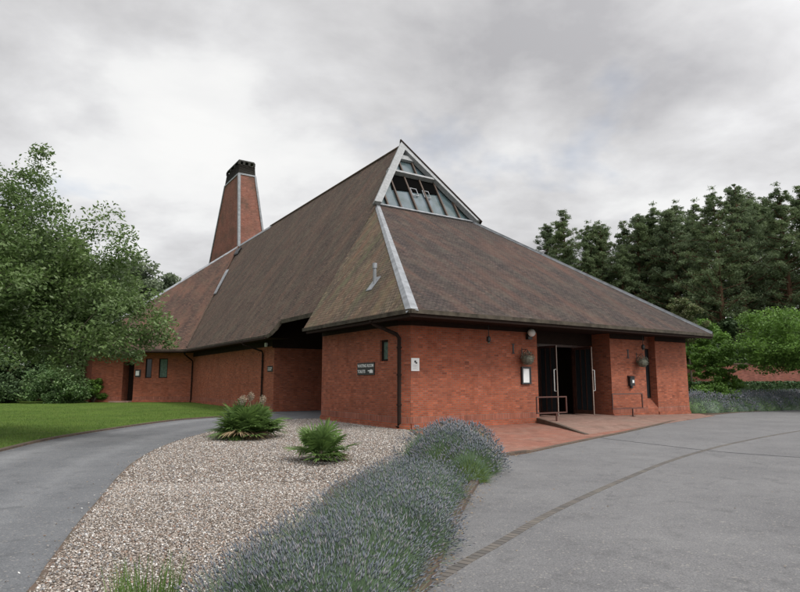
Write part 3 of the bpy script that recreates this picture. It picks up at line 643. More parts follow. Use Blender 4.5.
pc.hexa([(8.45, 49, 28.0), (10.45, 49, 28.0), (10.45, 54, 28.0), (8.45, 54, 28.0)], [(8.5, 49.1, 28.2), (10.35, 49.1, 28.2), (10.35, 53.9, 28.2), (8.5, 53.9, 28.2)])
pc.build('chimney_cap', 'louvre', ch)
sl = MB()
for i in range(5): z = 26.7 + i * .19; sl.box((8.44, 48.95, z), (10.5, 54.4 - i * .1, z + .03))
sl.build('louvre_slats', 'brown', lv)
fl = MB()
for a, b, c in ((0, 0, (.12, -.03, 0)), (1, 1, (0, -.03, 0)), (3, 3, (-.03, 0, 0)), (2, 2, (0, 0, 0))):
    fl.bar(Vector(cb[a]) + Vector(c) * .2, Vector(ct[b]) + Vector(c) * .2, .30 if a == 0 else .22, .30 if a == 0 else .22, (0, 1, 0))
for a, b in ((0, 1), (1, 2), (2, 3), (3, 0)): fl.bar(Vector(ct[a]), Vector(ct[b]), .16, .18)
fl.build('corner_flashing', 'lead', ch)
MB().tube([(9.6, 51, 28.2), (9.6, 51, 28.9)], .02, 6).build('lightning_rod', 'chrome', ch)

# ---- downpipes
def downpipe(pts, r=.055):
    m = MB().tube(pts, r, 10)
    x, y, z = pts[-2]
    for zz in (.9, 2.0, 3.0): m.tube([(x, y, zz - .035), (x, y, zz + .035)], r * 1.35, 10)
    m.tube([(pts[0][0], pts[0][1], pts[0][2] - .02), (pts[0][0], pts[0][1], pts[0][2] + .12)], r * 1.9, 10)
    return m.build('downpipe', 'brown', chap, smooth=False)
downpipe([(-.75, .95, 4.0), (-.72, .92, 3.9), (-.16, .20, 3.50), (-.09, .12, 3.36), (-.09, .12, .22), (-.17, .10, .10)], .075)
downpipe([(-.38, 17.6, 4.1), (-.36, 17.5, 4.0), (.62, 16.9, 3.6), (.66, 16.85, 3.45), (.66, 16.85, .1), (.6, 16.8, .05)])
downpipe([(-.32, 33.0, 4.1), (-.3, 33, 4.0), (.62, 34.1, 3.5), (.66, 34.2, 3.35), (.66, 34.2, .1), (.6, 34.1, .05)])

# ---- doors in the porch
VD = 1.2
sc_ = MB()
for a, b, c, e in ((6.98, 7.08, .2, 3.5), (8.25, 8.35, .2, 3.5), (10.62, 10.72, .2, 3.5), (11.76, 11.86, .2, 3.5), (7.08, 8.25, .2, .32), (10.72, 11.76, .2, .32)): sc_.box((a, VD, c), (b, VD + .1, e))
sc_.box((7.08, VD, 3.38), (11.76, VD + .1, 3.5))
scr = sc_.build('door_screen', 'doorwood', chap)
MB().box((7.08, VD + .04, .32), (8.25, VD + .05, 3.38)).build('pane', 'glass', scr)
MB().box((10.72, VD + .04, .32), (11.76, VD + .05, 3.38)).build('pane', 'glass', scr)
def door(u, side):
    y0, y1 = VD - .03, VD - 1.08; f = MB()
    w = .03
    f.box((u - w, y0, .24), (u + w, y0 - .09, 3.36)).box((u - w, y1, .24), (u + w, y1 + .06, 3.36)).box((u - w, y0 - .09, .24), (u + w, y1 + .06, .42)).box((u - w, y0 - .09, 3.26), (u + w, y1 + .06, 3.36))
    for i in range(2): yy = y0 - .09 + (y1 - y0 + .15) * (i + 1) / 3; f.box((u - w * .9, yy - .025, .42), (u + w * .9, yy + .025, 3.26))
    d = f.build('door', 'doorwood', chap)
    MB().box((u - .008, y0 - .09, .42), (u + .008, y1 + .06, 3.26)).build('pane', 'glass', d)
    MB().box((u - .018, y1 - .008, .24), (u + .018, y1 - .001, 3.36)).build('edge_strip', 'mullion2', d)
    hx = u + side * .17
    MB().tube([(u + side * .02, y1 + .05, 1.32), (hx, y1 + .03, 1.32), (hx, y1 + .03, 2.28), (u + side * .02, y1 + .05, 2.28)], .028, 8).build('handle', 'chrome', d)
door(8.30, -1); door(10.67, 1)
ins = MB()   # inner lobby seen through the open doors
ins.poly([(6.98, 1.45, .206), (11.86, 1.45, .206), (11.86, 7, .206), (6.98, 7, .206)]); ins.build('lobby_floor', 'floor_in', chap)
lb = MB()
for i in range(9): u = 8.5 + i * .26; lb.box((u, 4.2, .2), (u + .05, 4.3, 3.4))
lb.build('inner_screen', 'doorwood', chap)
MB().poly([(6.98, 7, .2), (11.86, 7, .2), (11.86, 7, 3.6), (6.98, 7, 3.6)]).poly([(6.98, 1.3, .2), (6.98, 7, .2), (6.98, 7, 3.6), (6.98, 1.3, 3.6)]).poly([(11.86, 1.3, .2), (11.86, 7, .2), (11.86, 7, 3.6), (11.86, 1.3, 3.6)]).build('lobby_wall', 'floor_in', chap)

# ------------------------------------------------------------------ THINGS ON AND BY THE BUILDING
def on_front(name, u, z, out=0): return empty(name, B(u, -out, z), RZ)            # local x along the wall, -y outward
def on_left(name, v, z, out=0): return empty(name, B(-out, v, z), RZ - math.pi / 2)  # local x runs towards the viewer's right, -y outward
def text(body, size, loc, parent, mat='pale', w=None):
    cu = bpy.data.curves.new('lettering', 'FONT'); cu.body = body; cu.size = size; cu.extrude = .002; cu.align_x = 'LEFT'; cu.align_y = 'CENTER'; cu.offset = .004
    t_ = bpy.data.objects.new('lettering', cu); me = bpy.data.meshes.new_from_object(t_); bpy.data.objects.remove(t_); o = link('lettering', me, None, parent); me.materials.clear(); me.materials.append(M[mat]); o.location = loc; o.rotation_euler = (R(90), 0, 0); return o
s = on_left('direction_sign', 2.75, 2.26, .0); tag(s, 'black wall sign reading WAITING ROOM TOILETS in white letters with pointing hand', 'sign')
MB().box((-.70, -.035, -.25), (.70, -.0, .25)).build('board', 'black', s)
text('WAITING ROOM', .172, (-.66, -.04, .12), s); text('TOILETS', .172, (-.66, -.04, -.11), s)
hnd = MB().box((.33, -.043, -.17), (.60, -.037, -.05)).box((.20, -.043, -.10), (.34, -.037, -.06)).box((.40, -.043, -.05), (.52, -.037, -.03)); hnd.build('pointing_hand', 'pale', s)
s = on_front('notice_sign', .54, 2.38); tag(s, 'white rectangular notice with small dark symbol on front wall near the brick corner', 'sign')
MB().box((-.18, -.03, -.24), (.18, 0, .24)).build('board', 'pale', s)
MB().box((-.05, -.034, .07), (.03, -.03, .15)).box((.0, -.034, .03), (.08, -.03, .09)).build('symbol', 'black', s)
ln = MB()
for i in range(5): ln.box((-.12, -.033, -.02 - i * .04), (.12 - (i % 2) * .05, -.03, -.008 - i * .04))
M['greyprint'] = plain('grey_print', (.35, .36, .38)); ln.build('printed_lines', 'greyprint', s)
s = on_front('notice_case', 6.22, 2.0); tag(s, 'black framed notice case with white page left of the open doors', 'notice case')
MB().box((-.27, -.09, -.37), (-.2, 0, .37)).box((.2, -.09, -.37), (.27, 0, .37)).box((-.2, -.09, .3), (.2, 0, .37)).box((-.2, -.09, -.37), (.2, 0, -.3)).build('frame', 'black', s)
MB().box((-.2, -.05, -.3), (.2, 0, .3)).build('page', 'pale', s)
s = on_front('wall_lamp', 6.45, 3.82); tag(s, 'pale round bulkhead lamp under the eave left of the doors', 'lamp')
MB().box((-.14, -.16, -.28), (.10, 0, -.08)).tube([(0, 0, -.05), (0, -.12, -.02)], .05, 8).build('bracket', 'black', s)
MB().ball((0, -.22, .0), (.19, .14, .17)).build('lamp_shade', 'pale', s, smooth=True)
def wall_box():
    s = on_front('wall_box', 13.26, 1.74); tag(s, 'small black wall box with pale square on pier right of doors', 'box')
    MB().box((-.17, -.15, -.2), (.17, 0, .22)).add([(-.2, -.2, .22), (.2, -.2, .22), (.2, 0, .30), (-.2, 0, .30), (-.2, -.2, .2), (.2, -.2, .2), (.2, 0, .2), (-.2, 0, .2)], [(0, 1, 2, 3), (7, 6, 5, 4), (0, 4, 5, 1), (1, 5, 6, 2), (2, 6, 7, 3), (3, 7, 4, 0)]).tube([(0, -.07, -.2), (0, -.07, -.32)], .07, 8).build('box_body', 'black', s)
    MB().box((-.02, -.158, -.06), (.12, -.15, .08)).build('label_plate', 'pale', s)
wall_box()
rng = np.random.default_rng(3)
def leaf_quads(C, N, s, wd=.5, rng=rng, droop=None, fold=0):
    """diamond leaves at centres C (n,3), with normals N (n,3), half length s (n,)"""
    n = len(C); a = rng.normal(size=(n, 3)); a -= N * (a * N).sum(1)[:, None]; a /= np.linalg.norm(a, axis=1)[:, None] + 1e-9
    b = np.cross(N, a); s = np.asarray(s).reshape(-1, 1) * np.ones((n, 1))
    V = np.stack([C - a * s, C + b * s * wd + a * s * .1, C + a * s, C - b * s * wd + a * s * .1], 1).reshape(-1, 3)
    return V, np.arange(4 * n).reshape(-1, 4)
def rnd_norm(n, up=.5, rng=rng):
    N = rng.normal(size=(n, 3)); N[:, 2] = np.abs(N[:, 2]) + up; return N / np.linalg.norm(N, axis=1)[:, None]
def in_ball(n, rng=rng, p=.45):
    d = rng.normal(size=(n, 3)); d /= np.linalg.norm(d, axis=1)[:, None]; return d * rng.random((n, 1)) ** p
def basket(u, z, r, label):
    s = on_front('hanging_basket', u, z, .0); tag(s, label, 'hanging basket', 'hanging baskets either side of the doors')
    m = MB().bar((0, 0, .42), (0, -.32, .42), .02, .02).bar((0, 0, .2), (0, -.25, .42), .015, .015).box((-.02, -.012, .1), (.02, 0, .5)); m.build('bracket', 'black', s)
    c = MB()
    for i in range(3): a = i * 2.1; c.bar((0, -.32, .41), (r * .8 * math.cos(a), -.32 + r * .8 * math.sin(a), .02), .01, .01)
    c.build('chain', 'black', s)
    w = MB()
    for j in range(4):
        t = j / 4 * math.pi / 2; rr = r * math.cos(t); w.tube([(rr * math.cos(a), -.32 + rr * math.sin(a), -r * math.sin(t) * .9) for a in np.linspace(0, 2 * math.pi, 17)], .008, 4)
    w.ball((0, -.32, -.03), (r * .93, r * .93, r * .8), 10, 8); w.build('basket', 'drystem', s)
    n = 900; C = in_ball(n, p=.3) * r * 1.12 + np.array([0, -.32, .04]); V, F = leaf_quads(C, rnd_norm(n, 0), rng.uniform(.015, .035, n)); link('plants', big_mesh('plants', V, F), 'drystem', s)
basket(6.06, 2.68, .27, 'round hanging basket of dry plants above the white notice case')
basket(13.88, 2.68, .26, 'round hanging basket of dry plants above the small black wall box')
def hook(u, z, label):
    s = on_front('wall_hook', u, z); tag(s, label, 'hook', 'iron hooks on the front wall')
    MB().box((-.03, -.03, -.2), (.03, 0, .2)).box((-.08, -.03, .17), (.08, 0, .21)).box((-.07, -.03, -.21), (.07, 0, -.17)).build('bracket', 'black', s)
hook(5.55, 3.12, 'small black I-shaped iron on wall left of the basket above the notice case')
hook(13.2, 3.1, 'small black I-shaped iron on wall left of the basket above the wall box')
def lantern(u, z0, z1, label):
    s = on_front('hanging_lantern', u, z1, .35); tag(s, label, 'lantern', 'black lanterns hanging from the eave')
    h = z0 - z1; MB().tube([(0, 0, h), (0, 0, .12)], .016, 6).build('rod', 'black', s)
    MB().tube([(0, 0, .14), (0, 0, .10), (0, 0, -.05), (0, 0, -.12)], [.03, .085, .085, .03], 8).build('lamp_shade', 'black', s)
    MB().ball((0, 0, -.1), .045, 8, 6).build('bulb', 'curtain', s)
lantern(3.9, 4.02, 3.42, 'black lantern on a long rod under eave over the blank brick front')
lantern(13.95, 4.02, 3.42, 'black lantern under eave beside the tall narrow window slot')
def handrail(u0, u1, up, v, z0, z1, zt, label, zb=0):
    s = empty('handrail', B(up, v, zb), RZ); tag(s, label, 'handrail', 'brown steel hoop rails by the porch')
    h = zt - zb; z1 -= zb; z0 -= zb; a, b = u0 - up, u1 - up
    MB().bar((a, 0, z0), (b, 0, z0), .05, .05).build('bottom_rail', 'brownsteel', s)
    MB().bar((a - .025, 0, z1), (b + .025, 0, z1), .05, .05).build('top_rail', 'brownsteel', s)
    for x in (a, b): MB().bar((x, 0, z0 - .025), (x, 0, z1 - .025), .05, .05).build('upright', 'brownsteel', s)
    MB().bar((0, .0, 0), (0, .0, z0 - .025), .055, .055).box((-.09, -.09, 0), (.09, .09, .015)).build('post', 'brownsteel', s)
handrail(5.72, 7.44, 6.84, -1.1, .48, 1.12, 1.12, 'brown steel hoop rail beside the ramp kerb in front of the left door', .10)
handrail(11.17, 13.39, 12.62, -.53, .5, 1.17, 1.17, 'brown steel hoop rail in front of brick pier right of doors', .12)
s = on_left('wall_lamp', 16.1, 3.95, -.72); tag(s, 'small pale floodlight under the eave by the covered passage', 'lamp')
MB().box((-.09, -.2, -.12), (.09, -.08, .12)).bar((0, -.08, 0), (0, 0, .05), .03, .03).build('lamp_shade', 'pale', s)
s = on_left('direction_sign', 15.7, 2.5, -.75); tag(s, 'small black sign with white lettering at end of the long side wall', 'sign')
MB().box((-.42, -.03, -.17), (.42, 0, .17)).build('board', 'black', s)
ln = MB()
for z, a in ((.05, .3), (-.06, .2)):
    x = -.33
    while x < a: w = random.uniform(.03, .09); ln.box((x, -.034, z - .025), (x + w, -.03, z + .025)); x += w + .02
ln.build('printed_lines', 'pale', s)
pp = at_(4.65); s = empty('wall_lamp', B(pp[0], pp[1], 2.45), RZ + math.atan2(-.524, .852)); tag(s, 'white lit-looking square lamp on dark plate beside the far doorway', 'lamp')
MB().box((-.24, -.05, -.32), (.24, 0, .32)).build('back_plate', 'black', s); MB().box((-.14, -.16, -.2), (.14, -.05, .2)).build('lamp_shade', 'pale', s)

# ------------------------------------------------------------------ GRAVEL, real stones
def in_poly(P, poly):
    x, y = P[:, 0], P[:, 1]; ins = np.zeros(len(P), bool); n = len(poly)
    for i in range(n):
        x0, y0 = poly[i][:2]; x1, y1 = poly[(i + 1) % n][:2]
        c = ((y0 > y) != (y1 > y)) & (x < (x1 - x0) * (y - y0) / (y1 - y0 + 1e-12) + x0); ins ^= c
    return ins
def sample(poly, n, dens=None, rng=rng):
    poly = np.array([p[:2] for p in poly]); lo, hi = poly.min(0), poly.max(0); out = []
    tot = 0
    while tot < n:
        P = rng.random((n * 2, 2)) * (hi - lo) + lo; P = P[in_poly(P, poly)]
        if dens is not None: P = P[rng.random(len(P)) < dens(P)]
        out.append(P); tot += len(P)
    return np.concatenate(out)[:n]
bed = bed_l + [(c1.x, c1.y), (c0.x, c0.y)] + bed_r[::-1]
def stones(n, kind, s0, s1, dens, zb=.008):
    P = sample(bed, n, dens)
    if kind == 'ico':
        bm = bmesh.new(); bmesh.ops.create_icosphere(bm, subdivisions=1, radius=1); T = np.array([v.co[:] for v in bm.verts]); F = np.array([[v.index for v in f.verts] for f in bm.faces]); bm.free()
    else:
        T = np.array([(1, 0, 0), (-1, 0, 0), (0, 1, 0), (0, -1, 0), (0, 0, 1), (0, 0, -1)], float); F = np.array([(0, 2, 4), (2, 1, 4), (1, 3, 4), (3, 0, 4), (2, 0, 5), (1, 2, 5), (3, 1, 5), (0, 3, 5)])
    k = len(T); sz = rng.uniform(s0, s1, (n, 1)) * np.array([[1, 1, 1]]) * np.stack([rng.uniform(.8, 1.4, n), rng.uniform(.6, 1, n), rng.uniform(.4, .7, n)], 1)
    V = T[None] * rng.uniform(.72, 1.15, (n, k, 1)) * sz[:, None, :]
    a = rng.random(n) * 6.28; tl = rng.normal(0, .35, n)
    ca, sa, ct_, st_ = np.cos(a), np.sin(a), np.cos(tl), np.sin(tl)
    x = V[:, :, 0] * ct_[:, None] + V[:, :, 2] * st_[:, None]; z = -V[:, :, 0] * st_[:, None] + V[:, :, 2] * ct_[:, None]; y = V[:, :, 1]
    V = np.stack([x * ca[:, None] - y * sa[:, None], x * sa[:, None] + y * ca[:, None], z], 2)
    V[:, :, 0] += P[:, 0:1]; V[:, :, 1] += P[:, 1:2]; V[:, :, 2] += zb + rng.uniform(.002, .014, (n, 1))
    return V.reshape(-1, 3), (F[None] + (np.arange(n) * k)[:, None, None]).reshape(-1, 3)
Va, Fa = stones(52000, 'ico', .006, .016, lambda P: (P[:, 1] < 10.5) & (P[:, 1] > 4.3))
Vb, Fb = stones(100000, 'oct', .012, .026, lambda P: P[:, 1] > 9.5)
bed0 = bed; bed = [(p[0] + dx, p[1]) for p, dx in zip(bed_l, [-.35] * len(bed_l))] + [(p[0] + .02, p[1]) for p in bed_l[::-1]]
Vc, Fc = stones(170, 'ico', .006, .014, lambda P: P[:, 1] < 24, .004); bed = bed0
Vb = np.concatenate([Vb, Vc]) if 0 else Vb
o = link('gravel', big_mesh('gravel', Vc, Fc), 'stone'); tag(o, 'loose pebbles spilled onto the edge of the left drive', 'gravel', kind='stuff')
o = link('gravel', big_mesh('gravel', np.concatenate([Va, Vb]), np.concatenate([Fa, Fb + len(Va)])), 'stone'); tag(o, 'pale mixed brown and white gravel covering the bed', 'gravel', kind='stuff')

# ------------------------------------------------------------------ BLADES (lavender, grass)
def blades(base, d, length, width, bend=.15, seg=2, rng=rng, taper=1.0):
    """curved thin strips; base (n,3), d (n,3) direction"""
    n = len(base); side = np.cross(d, rng.normal(size=(n, 3))); side /= np.linalg.norm(side, axis=1)[:, None] + 1e-9
    b2 = np.cross(d, side); L = np.asarray(length).reshape(-1, 1); W = np.asarray(width).reshape(-1, 1) * np.ones((n, 1)); rows = []
    for i in range(seg + 1):
        t = i / seg; c = base + d * L * t + b2 * L * bend * t * t; w = W * (1 - taper * t) + W * .04
        rows += [c - side * w / 2, c + side * w / 2]
    V = np.stack(rows, 1); k = 2 * (seg + 1); idx = (np.arange(n) * k)[:, None]
    F = np.concatenate([idx + np.array([[2 * i, 2 * i + 1, 2 * i + 3, 2 * i + 2]]) for i in range(seg)], 0)
    tip = base + d * L + b2 * L * bend
    return V.reshape(-1, 3), F, tip
def spikes(tip, d, h, w):
    """small elongated flower heads"""
    n = len(tip); s = np.cross(d, rng.normal(size=(n, 3))); s /= np.linalg.norm(s, axis=1)[:, None]; t = np.cross(d, s)
    h = np.asarray(h).reshape(-1, 1); w = np.asarray(w).reshape(-1, 1)
    V = np.stack([tip - d * h * .1, tip + d * h * .35 + s * w, tip + d * h * .35 + t * w, tip + d * h * .35 - s * w, tip + d * h * .35 - t * w, tip + d * h], 1)
    F = np.array([(0, 2, 1), (0, 3, 2), (0, 4, 3), (0, 1, 4), (5, 1, 2), (5, 2, 3), (5, 3, 4), (5, 4, 1)])
    return V.reshape(-1, 3), (F[None] + (np.arange(n) * 6)[:, None, None]).reshape(-1, 3)
def lavender(name, mounds, label, nleaf, nflower, green=0, fl=(.045, .08), fw=(.006, .010), lw=.007, stem=(.16, .30), greenside=None):
    root = empty(name, (mounds[0][0], mounds[0][1], 0)); tag(root, label, 'lavender'); org = np.array([mounds[0][0], mounds[0][1], 0])
    mo = np.array(mounds); wts = mo[:, 2] ** 2; wts = wts / wts.sum()
    def surf(n, shrink=1):
        i = rng.choice(len(mo), n, p=wts); th = rng.random(n) * 6.283; ph = np.arccos(rng.uniform(0.0, 1, n))
        dd = np.stack([np.sin(ph) * np.cos(th), np.sin(ph) * np.sin(th), np.cos(ph)], 1)
        P = np.stack([mo[i, 0], mo[i, 1], np.zeros(n)], 1) + dd * np.stack([mo[i, 2], mo[i, 2], mo[i, 3]], 1) * shrink
        return P, dd
    P, dd = surf(nleaf, .75); P[:, 2] = np.maximum(P[:, 2], .02); d = dd + rng.normal(0, .35, dd.shape) + [0, 0, .35]; d /= np.linalg.norm(d, axis=1)[:, None]
    gm = np.zeros(nleaf, bool)
    if greenside is not None: gm = ((dd @ np.array(greenside)) + rng.normal(0, .12, nleaf)) > .55
    for nm, msk, mt in (('foliage', ~gm, 'lavleaf'), ('green_foliage', gm, 'lavgreen')):
        if msk.any():
            V, F, _ = blades(P[msk] - org, d[msk], rng.uniform(.10, .22, msk.sum()), lw * rng.uniform(.7, 1.4, msk.sum()), .1, 2); link(nm, big_mesh(nm, V, F), mt, root)
    P, dd = surf(nflower, .82); keep = np.ones(nflower, bool)
    if greenside is not None: keep = ((dd @ np.array(greenside)) + rng.normal(0, .15, nflower)) < .60
    q = P[:, 0] * 3.1; q2 = P[:, 1] * 2.3; nz = np.sin(q + 1.7 * np.sin(q2)) * np.sin(q2 * 1.3 + .8 * np.sin(q * 1.9)) + .5 * np.sin(q * 3.3 + q2 * 2.1)
    keep &= rng.random(nflower) < np.clip(.62 + .42 * nz, .12, 1)
    P, dd = P[keep], dd[keep]; n = len(P)
    d = dd * .8 + rng.normal(0, .30, dd.shape) + [0, 0, .5]; d /= np.linalg.norm(d, axis=1)[:, None]
    V, F, tip = blades(P - org, d, rng.uniform(*stem, n), .0035, .08, 2, taper=.4); link('stems', big_mesh('stems', V, F), 'lavleaf', root)
    V, F = spikes(tip, d, rng.uniform(*fl, n), rng.uniform(*fw, n)); link('flowers', big_mesh('flowers', V, F), 'lavflower', root)
    core = MB()
    for x, y, r, h in mounds: core.ball((x - org[0], y - org[1], 0), (r * .72, r * .72, h * .72), 14, 8)
    link('inner_stems', core.build('inner_stems', 'lavleaf', root, smooth=True).data, None, root) if 0 else core.build('inner_stems', 'lavleaf', root, smooth=True)
    return root
hm = [(.02, 9.1, .62, .33), (.25, 8.3, .50, .34), (-.35, 8.3, .52, .28), (-.02, 7.3, .58, .34), (-.50, 7.2, .52, .28), (-.14, 6.3, .60, .32), (-.68, 6.2, .50, .27), (-.38, 5.4, .56, .30), (-.85, 5.3, .48, .26), (-.20, 5.6, .34, .28), (-.5, 4.5, .6, .28), (-1.0, 4.5, .45, .24), (.32, 9.6, .48, .34), (-.05, 9.75, .36, .26), (.6, 9.0, .34, .32), (.1, 6.7, .42, .32)]
lavender('lavender_hedge', hm, 'long low lavender hedge spilling over brick edging in the near bed', 75000, 30000, fl=(.03, .07), fw=(.0035, .007), lw=.007, stem=(.12, .36))
lavender('lavender_bush', [(.95, 11.6, .70, .74), (1.35, 12.2, .62, .78), (.55, 12.1, .58, .72), (1.05, 12.9, .66, .80), (.75, 11.3, .45, .5), (1.3, 11.5, .5, .55), (1.2, 10.8, .40, .46), (1.45, 11.8, .5, .5)], 'rounded lavender bush with green front beside the brick paving', 26000, 15000, greenside=(.15, -.97, .10), fl=(.05, .085), lw=.008, stem=(.18, .32))
fm = []
for i in range(26):
    t = i / 25; x = 16.6 + t * 19.5; y = 33.0 + t * 11.2 - 2.2 * t * (1 - t) + 1.0
    fm.append((x, y, 1.0 + .2 * math.sin(i * 2.1), .85 + .1 * math.sin(i * 1.3))); fm.append((x - .9, y + 1.3, 1.1, 1.0))
lavender('lavender_hedge', fm, 'long lavender hedge along road beyond the right corner of building', 34000, 30000, fl=(.10, .16), fw=(.014, .024), lw=.022, stem=(.2, .4))

# tall grass tuft, bottom of the frame
def tuft(name, x, y, n, h, r, label):
    root = empty(name, (x, y, 0)); tag(root, label, 'grass clump')
    a = rng.random(n) * 6.28; rr = rng.random(n) ** .5 * r; P = np.stack([np.cos(a) * rr, np.sin(a) * rr, np.zeros(n)], 1)
    d = np.stack([np.cos(a) * .35 * rng.random(n), np.sin(a) * .35 * rng.random(n), np.ones(n)], 1) + rng.normal(0, .09, (n, 3)); d /= np.linalg.norm(d, axis=1)[:, None]
    V, F, _ = blades(P, d, rng.uniform(.5, 1, n) * h, .009, .14, 4, taper=.9); link('blades', big_mesh('blades', V, F), 'grassblade', root)
tuft('grass_clump', -1.98, 4.88, 190, .42, .24, 'tuft of tall upright green grass blades growing in the gravel')

# lawn blades at the edge of the drive
lp = [(-10.3, 13), (-10.9, 18), (-10.95, 22), (-10.6, 26), (-9.8, 29), (-8, 33), (-14, 44), (-24, 50), (-32, 46), (-26, 30), (-17, 14)]
P = sample(lp, 70000, lambda P: np.clip(1.3 - (P[:, 1] - 12) / 34, .1, 1)); n = len(P); d = rng.normal(0, .35, (n, 3)) + [0, 0, 1]; d /= np.linalg.norm(d, axis=1)[:, None]
V, F, _ = blades(np.c_[P, np.zeros(n)], d, rng.uniform(.03, .075, n), .012, .15, 1); o = link('grass', big_mesh('grass', V, F), 'lawnblade'); tag(o, 'short mown grass of the left lawn', 'grass', kind='stuff')

# fallen leaves and bits blown over the lawn, drive and forecourt
P = np.concatenate([sample([(-12, 12), (-9, 5), (-3.2, 5), (-6, 16), (-6.5, 24), (-9, 30), (-14, 44), (-24, 48), (-20, 20)], 900), sample([(1.1, 6), (3, 14), (8, 20), (18, 30), (30, 30), (20, 5), (4, 4)], 500)])
for line, cnt, o0 in ((smooth_line(lawn_kerb, 8), 700, .12), (smooth_line(road_kerb[1:], 8), 800, .10), (smooth_line(road_kerb[5:9], 8), 250, .15)):
    j = rng.integers(0, len(line) - 1, cnt); t = rng.random(cnt); Lp = np.array([(p.x, p.y) for p in line]); A = Lp[j] + (Lp[j + 1] - Lp[j]) * t[:, None]; D_ = Lp[j + 1] - Lp[j]; D_ /= np.linalg.norm(D_, axis=1)[:, None]
    P = np.concatenate([P, A + np.c_[D_[:, 1], -D_[:, 0]] * np.abs(rng.normal(0, o0, cnt))[:, None]])
n = len(P)
V, F = leaf_quads(np.c_[P, np.full(n, .016)], rnd_norm(n, 3, rng), rng.uniform(.007, .020, n), .5, rng); o = link('leaf_litter', big_mesh('leaf_litter', V, F), 'palmdry'); tag(o, 'small dry fallen leaves scattered on grass and tarmac', 'leaves', kind='stuff')

# ------------------------------------------------------------------ FAN PALMS
def fan_palm(name, x, y, nfan, R0, H0, label, plumes=0, seed=1):
    rg = np.random.default_rng(seed); root = empty(name, (x, y, 0)); tag(root, label, 'palm', 'fan palms in the gravel bed')
    Vs, Fs, Vd, Fd = [], [], [], []; pet = MB(); off = {0: 0, 1: 0}
    for i in range(nfan):
        az = i * 2.399 + rg.normal(0, .2); el = R(8 + 75 * (1 - (i / nfan)) ** .8) if i < nfan * .99 else R(5)
        el = R(rg.uniform(0, 82)) if True else el
        dry = el < R(12) and rg.random() < .4
        sz = rg.uniform(.7, 1.15)
        L = rg.uniform(.22, .66) * R0; bx = np.array([rg.uniform(-.12, .12) * R0, rg.uniform(-.12, .12) * R0, .12 * H0])
        D = np.array([math.cos(az) * math.cos(el), math.sin(az) * math.cos(el), math.sin(el) * H0 / R0 * .8]); hub = bx + D * L
        D = D / np.linalg.norm(D); hub[2] = max(hub[2], .05)
        pet.tube([bx, (bx + hub) / 2 + np.array([0, 0, .02]), hub], [.012, .010, .008], 5)
        side = np.cross(D, [0, 0, 1]); side /= np.linalg.norm(side) + 1e-9; nb = 18; fl = rg.uniform(.42, .60) * R0 * sz
        ang = np.linspace(-1.9, 1.9, nb) + rg.normal(0, .03, nb)
        up = np.cross(side, D)
        dirs = np.cos(ang)[:, None] * D + np.sin(ang)[:, None] * side + up * .12 * rg.random() 
        dirs = dirs + rg.normal(0, .05, dirs.shape); dirs[:, 2] += rg.uniform(-.15, .2); dirs /= np.linalg.norm(dirs, axis=1)[:, None]
        nrm = up + rg.normal(0, .25, (nb, 3)); s = np.cross(dirs, nrm); s /= np.linalg.norm(s, axis=1)[:, None]
        ln_ = fl * (1 - .25 * np.abs(ang) / 1.9) * rg.uniform(.9, 1.05, nb); w = .045 * R0
        rows = []
        for t, ww in ((0, .25), (.4, 1), (.75, .7), (1, .05)):
            c = hub + dirs * (ln_ * t)[:, None] - np.array([0, 0, 1]) * (ln_ * .28 * t ** 2.2)[:, None] * (1.3 if dry else .8)
            rows += [c - s * w * ww / 2, c + s * w * ww / 2]
        V = np.stack(rows, 1).reshape(-1, 3); V[:, 2] = np.maximum(V[:, 2], .015 + rg.random(len(V)) * .01)
        idx = (np.arange(nb) * 8)[:, None]; F = np.concatenate([idx + np.array([[2 * j, 2 * j + 1, 2 * j + 3, 2 * j + 2]]) for j in range(3)], 0)
        k = 1 if dry else 0; (Vd if dry else Vs).append(V); (Fd if dry else Fs).append(F + off[k]); off[k] += len(V)
    link('fronds', big_mesh('fronds', np.concatenate(Vs), np.concatenate(Fs)), 'palmleaf', root)
    if Vd: link('dry_fronds', big_mesh('dry_fronds', np.concatenate(Vd), np.concatenate(Fd)), 'palmdry', root)
    pet.build('stalks', 'palmleaf', root)
    MB().tube([(0, 0, 0), (0.01, 0, .12 * H0), (0, .01, .28 * H0)], [.10 * R0, .13 * R0, .05], 10).build('trunk', 'bark', root)
    for j in range(plumes):
        az = rg.random() * 6.28; rr = rg.uniform(.15, .55) * R0; c = np.array([math.cos(az) * rr, math.sin(az) * rr * .6, H0 * rg.uniform(.86, 1.0)])
        MB().tube([(c[0] * .4, c[1] * .4, H0 * .3), tuple(c)], .008, 5).build('plume_stalk', 'palmdry', root)
        n = 500; C = in_ball(n, rg, .6) * np.array([.12, .12, .17]) + c; V, F = leaf_quads(C, rnd_norm(n, 0, rg), rg.uniform(.01, .03, n), .3, rg); link('plume', big_mesh('plume', V, F), 'plume', root)
fan_palm('fan_palm', -4.75, 18.8, 150, 1.25, 1.28, 'large bushy fan palm with pale dry plumes near the left drive', 4, 6)
fan_palm('fan_palm', -1.75, 13.3, 42, .92, 1.0, 'small fan palm alone in gravel nearer the brick corner', 0, 9)

